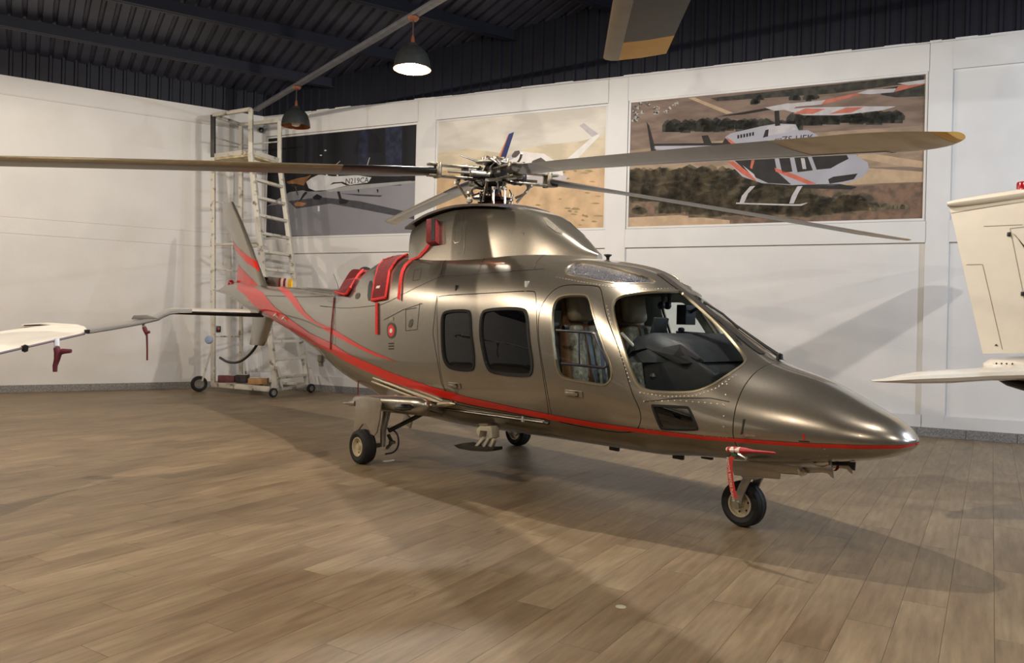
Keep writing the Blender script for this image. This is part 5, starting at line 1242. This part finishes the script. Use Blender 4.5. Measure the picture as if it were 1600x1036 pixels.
def lwheel(px, d, R_, w_, big=True):
    c = lp(px, R_, d) - base; wv = empty('wheel', c, parent=lad)
    ax = (PL2(0) - PL1(0)).normalized() if big else (PF_b - PN_b).normalized()
    ax = Vector((.55, -.83, 0)) if big else Vector((.8, -.6, 0))
    Rm = Matrix((Vector((-ax.y, ax.x, 0)), ax, Vector((0, 0, 1)))).transposed()
    q = MB(); q.lathe([(R_ * .6, -w_ * .5), (R_ * .9, -w_ * .5), (R_, -w_ * .3), (R_, w_ * .3), (R_ * .9, w_ * .5), (R_ * .6, w_ * .5)], (0, 0, 0), 'Y', 28, R=Rm); q.build('tyre', TYRE, parent=wv)
    q = MB(); q.lathe([(0, -w_ * .42), (R_ * .2, -w_ * .45), (R_ * .25, -w_ * .3), (R_ * .62, -w_ * .45), (R_ * .62, w_ * .45), (0, w_ * .42)], (0, 0, 0), 'Y', 20, R=Rm); q.build('hub', M('wheel_hub_grey', (120, 116, 108), rough=.5, vary=.2), parent=wv)
lwheel(311, D1 - .05, .148, .07); lwheel(400, D2 - .25, .13, .06); lwheel(427, DN - .25, .085, .05, False); lwheel(486, DF - .02, .085, .05, False)
q = MB(); p = lp(326, .98, D1 - .05); q.lathe([(0, -.03), (.06, -.02), (.08, .01), (.07, .03), (0, .035)], p, 'Y', 18); q.tube([p, PL1(.98)], .012, 8); lb(q, 'warning_lamp', M('lamp_blue_grey', (150, 168, 196), rough=.3, coat=.5))
# parcels lying on its base
def parcel(px, z, d, size, rot, mt, name, label, lid=None):
    root = tag(empty(name, lp(px, z, d), rot), label, 'box', 'things lying on the ladder base')
    q = MB(); q.box((0, 0, size[2] / 2), size); q.build('body', mt, parent=root, bevel=.008)
    q = MB(); q.box((0, 0, size[2] + .004), (size[0] * .96, size[1] * .22, .006)); q.build('tape', lid or WHITEP, parent=root)
zt_ = .19
parcel(355, zt_, 14.72, (.30, .2, .13), .1, M('carton_maroon', (96, 50, 54), rough=.6, vary=.2), 'carton', 'dark maroon carton lying on the ladder base nearest the wheel')
parcel(379, zt_, 14.68, (.20, .18, .15), -.1, M('carton_black', (52, 46, 48), rough=.6, vary=.3), 'carton', 'blackish carton between the maroon and brown boxes on the ladder base')
parcel(404, zt_, 14.5, (.34, .26, .11), .15, M('carton_brown', (150, 116, 76), rough=.7, vary=.1), 'carton', 'flat brown cardboard box on the ladder base beside the treads')
parcel(410, zt_, 14.95, (.46, .2, .19), .4, M('carton_white', (206, 206, 206), rough=.6, vary=.06), 'carton', 'white carton standing behind the brown box on the ladder base', M('tape_grey', (150, 150, 152), rough=.5))

# ================================================================== SMALL THINGS ON THE WALLS AND FLOOR
q = MB(); s, z = 0.80, 5.32
cam_root = tag(empty('security_camera', bw(.80, 5.3, 0.0)), 'small dark security camera in the corner under the roof behind the ladder', 'camera')
q = MB(); q.tube([NB * .0, NB * .10 + Vector((0, 0, -.05))], .012, 8); q.build('bracket', WHITEP, parent=cam_root)
q = MB(); q.lathe([(0, -.05), (.045, -.03), (.055, .01), (.045, .05), (0, .06)], NB * .12 + Vector((0, 0, -.08)), 'Z', 16); q.build('dome', BLACKM, parent=cam_root)
q = MB(); q.tube([Vector((0, 0, 0)), Vector((0, 0, .22))], .006, 6); q.build('cable', WHITEP, parent=cam_root)
def socket(s, z, w_, h_, mt, mt2, label):
    r_ = tag(empty('wall_switch', lw(s, z, 0)), label, 'switch')
    R = Matrix((DL, NL, Vector((0, 0, 1)))).transposed()
    q = MB(); q.box(NL * .02, (w_, .04, h_), R); q.build('housing', mt, parent=r_, bevel=.004)
    q = MB(); q.box(NL * .043, (w_ * .4, .01, h_ * .3), R); q.build('button', mt2, parent=r_, bevel=.002)
def on_left(px, py):
    r = ray(px, py); t = NL.dot(K - Vector((0, 0, H))) / NL.dot(r); P = Vector((0, 0, H)) + r * t; return ((P - K).dot(DL), P.z)
s, z = on_left(341, 514); socket(s, z, .085, .12, BLACKM, RED, 'small black wall switch with a red button beside the ladder post')
s, z = on_left(375, 538); socket(s, z, .06, .07, BLACKM, WHITEP, 'tiny dark wall outlet low on the left wall between the ladder posts')
p = on_floor(605, 720); q = MB(); P = [on_floor(*a) for a in ((597, 722), (600, 720), (608, 719.5), (616, 718.5), (617, 720), (610, 721.5), (603, 722.5))]
q.prism([v + Vector((0, 0, .0006)) for v in P], (0, 0, .003)); tag(q.build('paper_scrap', WHITEP, origin=True), 'small white paper scrap on the floor beside the main wheel', 'paper')
c = on_floor(970, 948); q = MB(); q.lathe([(0, .0016), (.024, .0014), (.028, .0004)], c, 'Z', 20); tag(q.build('floor_spot', M('pale_spot', (170, 172, 150), rough=.6, vary=.1), origin=True), 'pale round spot stuck on the floor in the foreground', 'spot')

# ================================================================== WING OF ANOTHER AIRCRAFT, left
WGREY = M('wing_grey_paint', (118, 117, 114), rough=.35, coat=.3, vary=.03)
WWHT = M('wing_white_paint', (226, 221, 210), rough=.3, coat=.3, vary=.02)
def wing_secs(lst):
    """near-edge pixel, far-edge pixel, depth, far depth, thickness"""
    rows = []
    for (a, b_, d0, d1, th) in lst:
        A, B = at(*a, d0), at(*b_, d1); up = Vector((0, 0, 1)); row = []
        pr = [(0, 0), (.03, .35), (.1, .62), (.3, .9), (.6, .7), (1, .05)]
        for t, h in pr: row.append(A.lerp(B, t) + up * (h * th * .7))
        for t, h in pr[::-1][1:-1]: row.append(A.lerp(B, t) - up * (h * th * .3))
        rows.append(row)
    return rows
wing = tag(empty('aircraft_wing', at_z(60, 0, 6.4)), 'white and grey aircraft wing with upswept tip reaching in from the left', 'aircraft'); wb0 = wing.location.copy()
def wbld(m, nm, mt, **k): m.v = [p - wb0 for p in m.v]; return m.build(nm, mt, parent=wing, **k)
q = MB(); q.loft(wing_secs([((-1260, 930), (-1150, 690), 2.3, 3.4, .16), ((-560, 706), (-560, 605), 3.4, 4.5, .14), ((-260, 618), (-290, 560), 4.2, 5.3, .12), ((-100, 577), (-110, 534), 4.9, 6.0, .10), ((0, 551), (-4, 519), 5.5, 6.5, .08), ((82, 532), (78, 507), 6.1, 7.0, .06), ((120, 523.5), (116, 507.5), 6.4, 7.15, .05), ((136, 520), (131, 510), 6.55, 7.1, .035)])); wbld(q, 'wing_panel', WWHT)
q = MB(); q.loft(wing_secs([((136, 520), (131, 509), 6.55, 7.15, .035), ((176, 513.5), (172, 504.5), 6.85, 7.4, .035), ((220, 505.5), (216, 499), 7.2, 7.65, .032), ((238, 501.5), (234, 495.5), 7.35, 7.75, .03)])); wbld(q, 'outer_panel', WGREY)
q = MB(); q.loft(wing_secs([((237, 501.8), (233, 495.6), 7.35, 7.75, .03), ((247, 499), (243, 491), 7.4, 7.8, .03), ((256, 494), (253, 486), 7.5, 7.85, .028), ((266, 490), (264, 483), 7.6, 7.9, .026), ((278, 488.6), (277, 482.4), 7.7, 7.95, .024), ((300, 488.5), (300, 482.8), 7.9, 8.1, .02)])); wbld(q, 'upswept_tip', WGREY)
q = MB(); q.prism([at(*p, 7.4) for p in ((204, 499), (208, 492.5), (228, 492), (240, 495.5), (246, 497.5), (230, 499))], (0, .05, 0)); wbld(q, 'tip_fence', WGREY, bevel=.008)
q = MB(); q.prism([at(*p, 6.9) for p in ((24, 516), (34, 506.5), (70, 504.5), (112, 507), (134, 514), (128, 517), (80, 512), (40, 514))], (0, .10, 0)); wbld(q, 'flap_fairing', WWHT, bevel=.008)
q = MB(); q.prism([at(*p, 6.88) for p in ((36, 507.8), (62, 506.8), (84, 508.2), (60, 509.2), (38, 509.4))], (0, .004, 0)); wbld(q, 'fairing_slot', BLACKM)
q = MB(); q.tube([at(*p, d) for p, d in (((-100, 577), 4.9), ((0, 552), 5.5), ((82, 533), 6.1), ((132, 521.5), 6.5))], .009, 6); wbld(q, 'edge_seal', M('edge_seal_mauve', (96, 84, 100), rough=.5))
q = MB(); q.tube([at(*p, d) for p, d in (((138, 520.5), 6.55), ((176, 514.3), 6.85), ((220, 506.3), 7.2), ((247, 499.8), 7.4), ((256, 494.8), 7.5), ((266, 490.8), 7.6), ((280, 489), 7.72))], .008, 6); wbld(q, 'edge_seal', BLACKM)
q = MB(); q.lathe([(0, -.03), (.02, -.02), (.024, .02), (0, .03)], at(39, 544.5, 5.75), 'Z', 10); wbld(q, 'drain', BLACKM)
q = MB(); q.lathe([(0, -.02), (.022, -.012), (.022, .015)], at(136, 518, 6.52), 'Z', 10); wbld(q, 'tip_lamp', BLACKM)
q = MB(); q.tube([at(88.5, 531, 6.15), at(89, 543, 6.1)], [.022, .021], 12); wbld(q, 'probe_mast', M('probe_bluewhite', (196, 204, 214), rough=.4))
q = MB(); q.tube([at(224.5, 508, 7.25), at(225, 512, 7.2)], [.014, .013], 10); wbld(q, 'probe_mast', ALU)
MAR = M('probe_cover_maroon', (92, 30, 44), rough=.7, vary=.15)
def probe_cover(d, pts, arm, label, w0):
    base_ = at(*pts[-1], d); r_ = tag(empty('probe_cover', base_), label, 'cover', 'maroon probe covers under the wing')
    q = MB(); q.tube([at(*p, d) - base_ for p in pts], w0, 10); q.build('streamer', MAR, parent=r_)
    q = MB(); q.tube([at(*p, d) - base_ for p in arm], [w0[0] * .8, w0[0], w0[0] * .7], 10); q.build('sleeve', MAR, parent=r_)
probe_cover(6.05, [(88, 543), (91, 551), (89, 562), (86, 572), (86, 581)], [(90, 553), (98, 549), (111, 548.5)], 'large maroon probe cover hanging under the white part of the wing', [.022, .030, .022, .018, .016])
probe_cover(7.18, [(225, 511), (227, 516), (229.5, 525), (230, 545), (230, 563)], [(226, 516), (230, 519.5), (234, 518.5)], 'small maroon probe cover with thin streamer under the grey wing tip', [.018, .020, .009, .008, .008])

def airframe(bld, pts, radii, mat, legs):
    """rounded fuselage through centre points, standing on wheeled legs"""
    q = MB(); rows = []
    for i, (p, r_) in enumerate(zip(pts, radii)):
        p = Vector(p); d = (Vector(pts[min(i + 1, len(pts) - 1)]) - Vector(pts[max(i - 1, 0)])); d.z = 0; d.normalize(); sd = Vector((-d.y, d.x, 0))
        rows.append([p + sd * (r_ * .9 * math.cos(t)) + Vector((0, 0, r_ * math.sin(t))) for t in np.linspace(0, 2 * PI, 24, endpoint=False)])
    q.loft(rows); bld(q, 'fuselage', mat)
    for (x, y, zt) in legs:
        q = MB(); q.tube([(x, y, .2), (x, y, zt)], [.03, .045], 10); bld(q, 'gear_leg', ALU)
        q = MB(); q.lathe([(.08, -.06), (.17, -.07), (.2, -.03), (.2, .03), (.17, .07), (.08, .06)], (x, y, .2), 'Y', 24); bld(q, 'gear_tyre', TYRE)
airframe(wbld, [(-2.3, .9, 1.0), (-2.45, .95, 1.0), (-3.0, 1.1, 1.05), (-4.0, 1.35, 1.12), (-5.4, 1.75, 1.15), (-7.0, 2.2, 1.25), (-8.6, 2.65, 1.4)], [.05, .22, .42, .58, .58, .34, .12], WWHT, [(-2.9, 1.08, .7), (-4.6, 2.5, .75), (-4.2, .6, .75)])
# ================================================================== TAIL OF ANOTHER AIRCRAFT, right
CREAM = M('tail_cream_paint', (228, 222, 208), rough=.22, coat=.6, vary=.015)
tb_ = at_z(1560, 0, 6.8); tail = tag(empty('aircraft_tail', tb_), 'cream white aircraft tail with upright fin standing at the right edge', 'aircraft')
def tbl(m, nm, mt, **k): m.v = [p - tb_ for p in m.v]; return m.build(nm, mt, parent=tail, **k)
def td(px): return 7.0 - (px - 1480) * .0022
q = MB(); rows = []
for (xl, yl, xr, yr) in ((1481.5, 318, 1790, 276), (1490, 352, 1800, 320), (1512, 450, 1840, 440), (1535.5, 552.5, 1880, 548)):
    A, B = at(xl, yl, td(xl)), at(xr, yr, td(xr)); n = Vector((-.45, -.9, 0)).normalized(); row = []
    pr = [(0, .03), (.12, .3), (.35, .7), (.7, 1), (.93, .6), (1, 0)]
    for t, h in pr: row.append(A.lerp(B, t) + n * (.07 * h))
    for t, h in pr[::-1][1:]: row.append(A.lerp(B, t) - n * (.07 * h))
    rows.append(row)
q.loft(rows); finm = q; BT = make_bvh(q); tbl(q, 'fin', CREAM, angle=60)
def on_fin(px, py, off=.004):
    d = ray(px, py).normalized(); loc, n, i, _ = TB.ray_cast(Vector((0, 0, H)) - tb_, d)
    return loc + tb_ - d * off if loc else None
TB = BVHTree.FromPolygons([tuple(p) for p in finm.v], [t for f in finm.f for t in [(f[0], f[k], f[k + 1]) for k in range(1, len(f) - 1)]])
TSEAM = M('tail_seam', (120, 110, 94), rough=.6)
def fin_line(pix, r_=.0016, nm='panel_seam', mt=TSEAM):
    P = [on_fin(q.x, q.y) for q in resample(pix, 10)]; P = [p for p in P if p]
    if len(P) > 1: q = MB(); q.tube(P, r_, 5); tbl(q, nm, mt)
fin_line([(1510, 413.5), (1534, 413)]); fin_line([(1535, 413), (1545, 455), (1566, 546)]); fin_line([(1537, 353.5), (1598, 351)]); fin_line([(1578, 357), (1598, 455), (1612, 530)]); fin_line([(1578, 357), (1640, 350)]); fin_line([(1486, 333), (1540, 324), (1600, 315)])
for p in ((1576.5, 366), (1598, 459)):
    P = on_fin(*p); 
    if P: q = MB(); q.box(P, (.02, .03, .035)); tbl(q, 'hinge', BLACKM, bevel=.003)
P = [on_fin(*p, .006) for p in ((1583, 365), (1586, 367), (1602, 390), (1602, 386))]
if all(P): q = MB(); q.add(P, [(0, 1, 2, 3)]); tbl(q, 'black_mark', BLACKM, recalc=False)
P = [on_fin(*p, .006) for p in ((1553.5, 540.5), (1556.5, 537.5), (1560, 540.5))]
if all(P): q = MB(); q.add(P, [(0, 1, 2)]); tbl(q, 'placard', SEAM, recalc=False)
q = MB(); A, B = at(1480, 319, 6.98), at(1800, 276, 6.28); q.tube([A, A.lerp(B, .05), A.lerp(B, .2), A.lerp(B, .6), B], [.03, .045, .06, .08, .08], 12, flat=.7); tbl(q, 'fin_cap', CREAM)
bc = at(1598, 300, 6.7); q = MB(); q.lathe([(.055, -.02), (.055, .0), (.05, .005)], bc, 'Z', 18); tbl(q, 'beacon_base', BLACKM)
q = MB(); q.lathe([(.048, .005), (.048, .07), (.042, .085), (0, .09)], bc, 'Z', 18); tbl(q, 'beacon', M('beacon_red', (150, 14, 20), rough=.15, coat=1))
q = MB(); rows = []
for (xl, y, ch, th, d) in ((1361, 595, .10, .012, 6.35), (1380, 594, .22, .035, 6.4), (1425, 590, .38, .095, 6.5), (1480, 587.5, .46, .115, 6.6), (1540, 584, .52, .115, 6.7), (1620, 582, .6, .12, 6.85), (1760, 581, .7, .12, 7.1)):
    P = at(xl, y, d); f = Vector((.25, .97, 0)); row = []
    pr = [(-.5, 0), (-.45, .5), (-.25, .9), (0, 1), (.3, .6), (.5, 0)]
    row = [P + f * (t * ch) + Vector((0, 0, h * th / 2)) for t, h in pr] + [P + f * (t * ch) - Vector((0, 0, h * th / 2)) for t, h in pr[::-1][1:-1]]
    rows.append(row)
q.loft(rows); tbl(q, 'stabilizer', CREAM)
q = MB(); rows = []
for px, y, ry, rz in ((1536, 571, .02, .02), (1546, 574, .10, .075), (1575, 577, .17, .12), (1620, 580, .24, .18), (1760, 585, .36, .30)):
    P = at(px, y, 6.9); rows.append([P + Vector((math.cos(t) * ry * .3, math.cos(t) * ry, math.sin(t) * rz)) for t in np.linspace(0, 2 * PI, 18, endpoint=False)])
q.loft(rows); tbl(q, 'tail_cone', CREAM)
q = MB(); rows = []
for px, y, ry, rz in ((1560, 593, .02, .01), (1575, 597, .14, .035), (1600, 602, .20, .05), (1700, 612, .30, .08)):
    P = at(px, y, 6.85); rows.append([P + Vector((math.cos(t) * ry * .3, math.cos(t) * ry, math.sin(t) * rz)) for t in np.linspace(0, 2 * PI, 14, endpoint=False)])
q.loft(rows); tbl(q, 'belly_panel', BLACKM)
q = MB()
for px in (1557, 1565, 1573, 1582): q.lathe([(0, .006), (.007, .004), (.008, 0)], at(px, 568 + (px - 1557) * .02, 6.74), 'Y', 8)
ob = tbl(q, 'fasteners', SEAM); ob['kind'] = 'stuff'
airframe(tbl, [(5.30, 6.9, 1.10), (6.4, 6.75, 1.12), (7.6, 6.6, 1.15), (8.8, 6.45, 1.15), (9.9, 6.3, 1.1), (10.6, 6.22, 1.0), (10.75, 6.2, .97)], [.30, .46, .60, .62, .50, .25, .04], CREAM, [(8.2, 7.3, .8), (8.1, 5.75, .8), (10.0, 6.3, .8)])

# ================================================================== ROTOR BLADE OF A HELICOPTER STANDING BEHIND THE CAMERA
A0, A1 = at(943, 90, 3.9), at(1037, 93, 3.98); B0, B1 = at(958, 0, 3.05), at(1079, 0, 3.13)
dv = ((B0 - A0) + (B1 - A1)) / 2; dv.normalize(); acr = (A1 - A0); acr = (acr - dv * acr.dot(dv)); cw = acr.length; acr.normalize(); nb_ = acr.cross(dv)
if nb_.z > 0: nb_ = -nb_                                  # nb_ points to the floor
blade = tag(empty('overhead_rotor_blade', A0), 'dark rotor blade with yellow tip band hanging overhead from another helicopter', 'rotor blade')
def bsec(t, y0=0, y1=1, dn=0.0):
    o = dv * t; pr = [(0, 0), (.03, .5), (.12, .9), (.25, 1), (.6, .7), (1, .08)]; th = .035
    return [o + acr * (cw * u) - nb_ * (h * th * .5) for u, h in pr] + [o + acr * (cw * u) + nb_ * (h * th * .5) for u, h in pr[::-1][1:-1]]
q = MB(); q.loft([bsec(t) for t in (.30, 1, 2, 3, 4, 4.8)]); q.build('blade_body', M('blade_charcoal', (62, 60, 58), rough=.45, vary=.08), parent=blade)
q = MB(); q.loft([bsec(t) for t in (.0, .02, .30)]); q.build('tip_band', YEL, parent=blade)
q = MB(); q.grid([[p + Vector((0, 0, 0)) + nb_ * .0015 - acr * .002 for p in (bsec(t)[i] for i in (2, 1, 0, 9, 8, 7))] for t in (-.002, 1, 3, 4.8)]); q.build('leading_edge', M('leading_edge_bronze', (124, 112, 96), rough=.35, metal=.6, vary=.1), parent=blade)
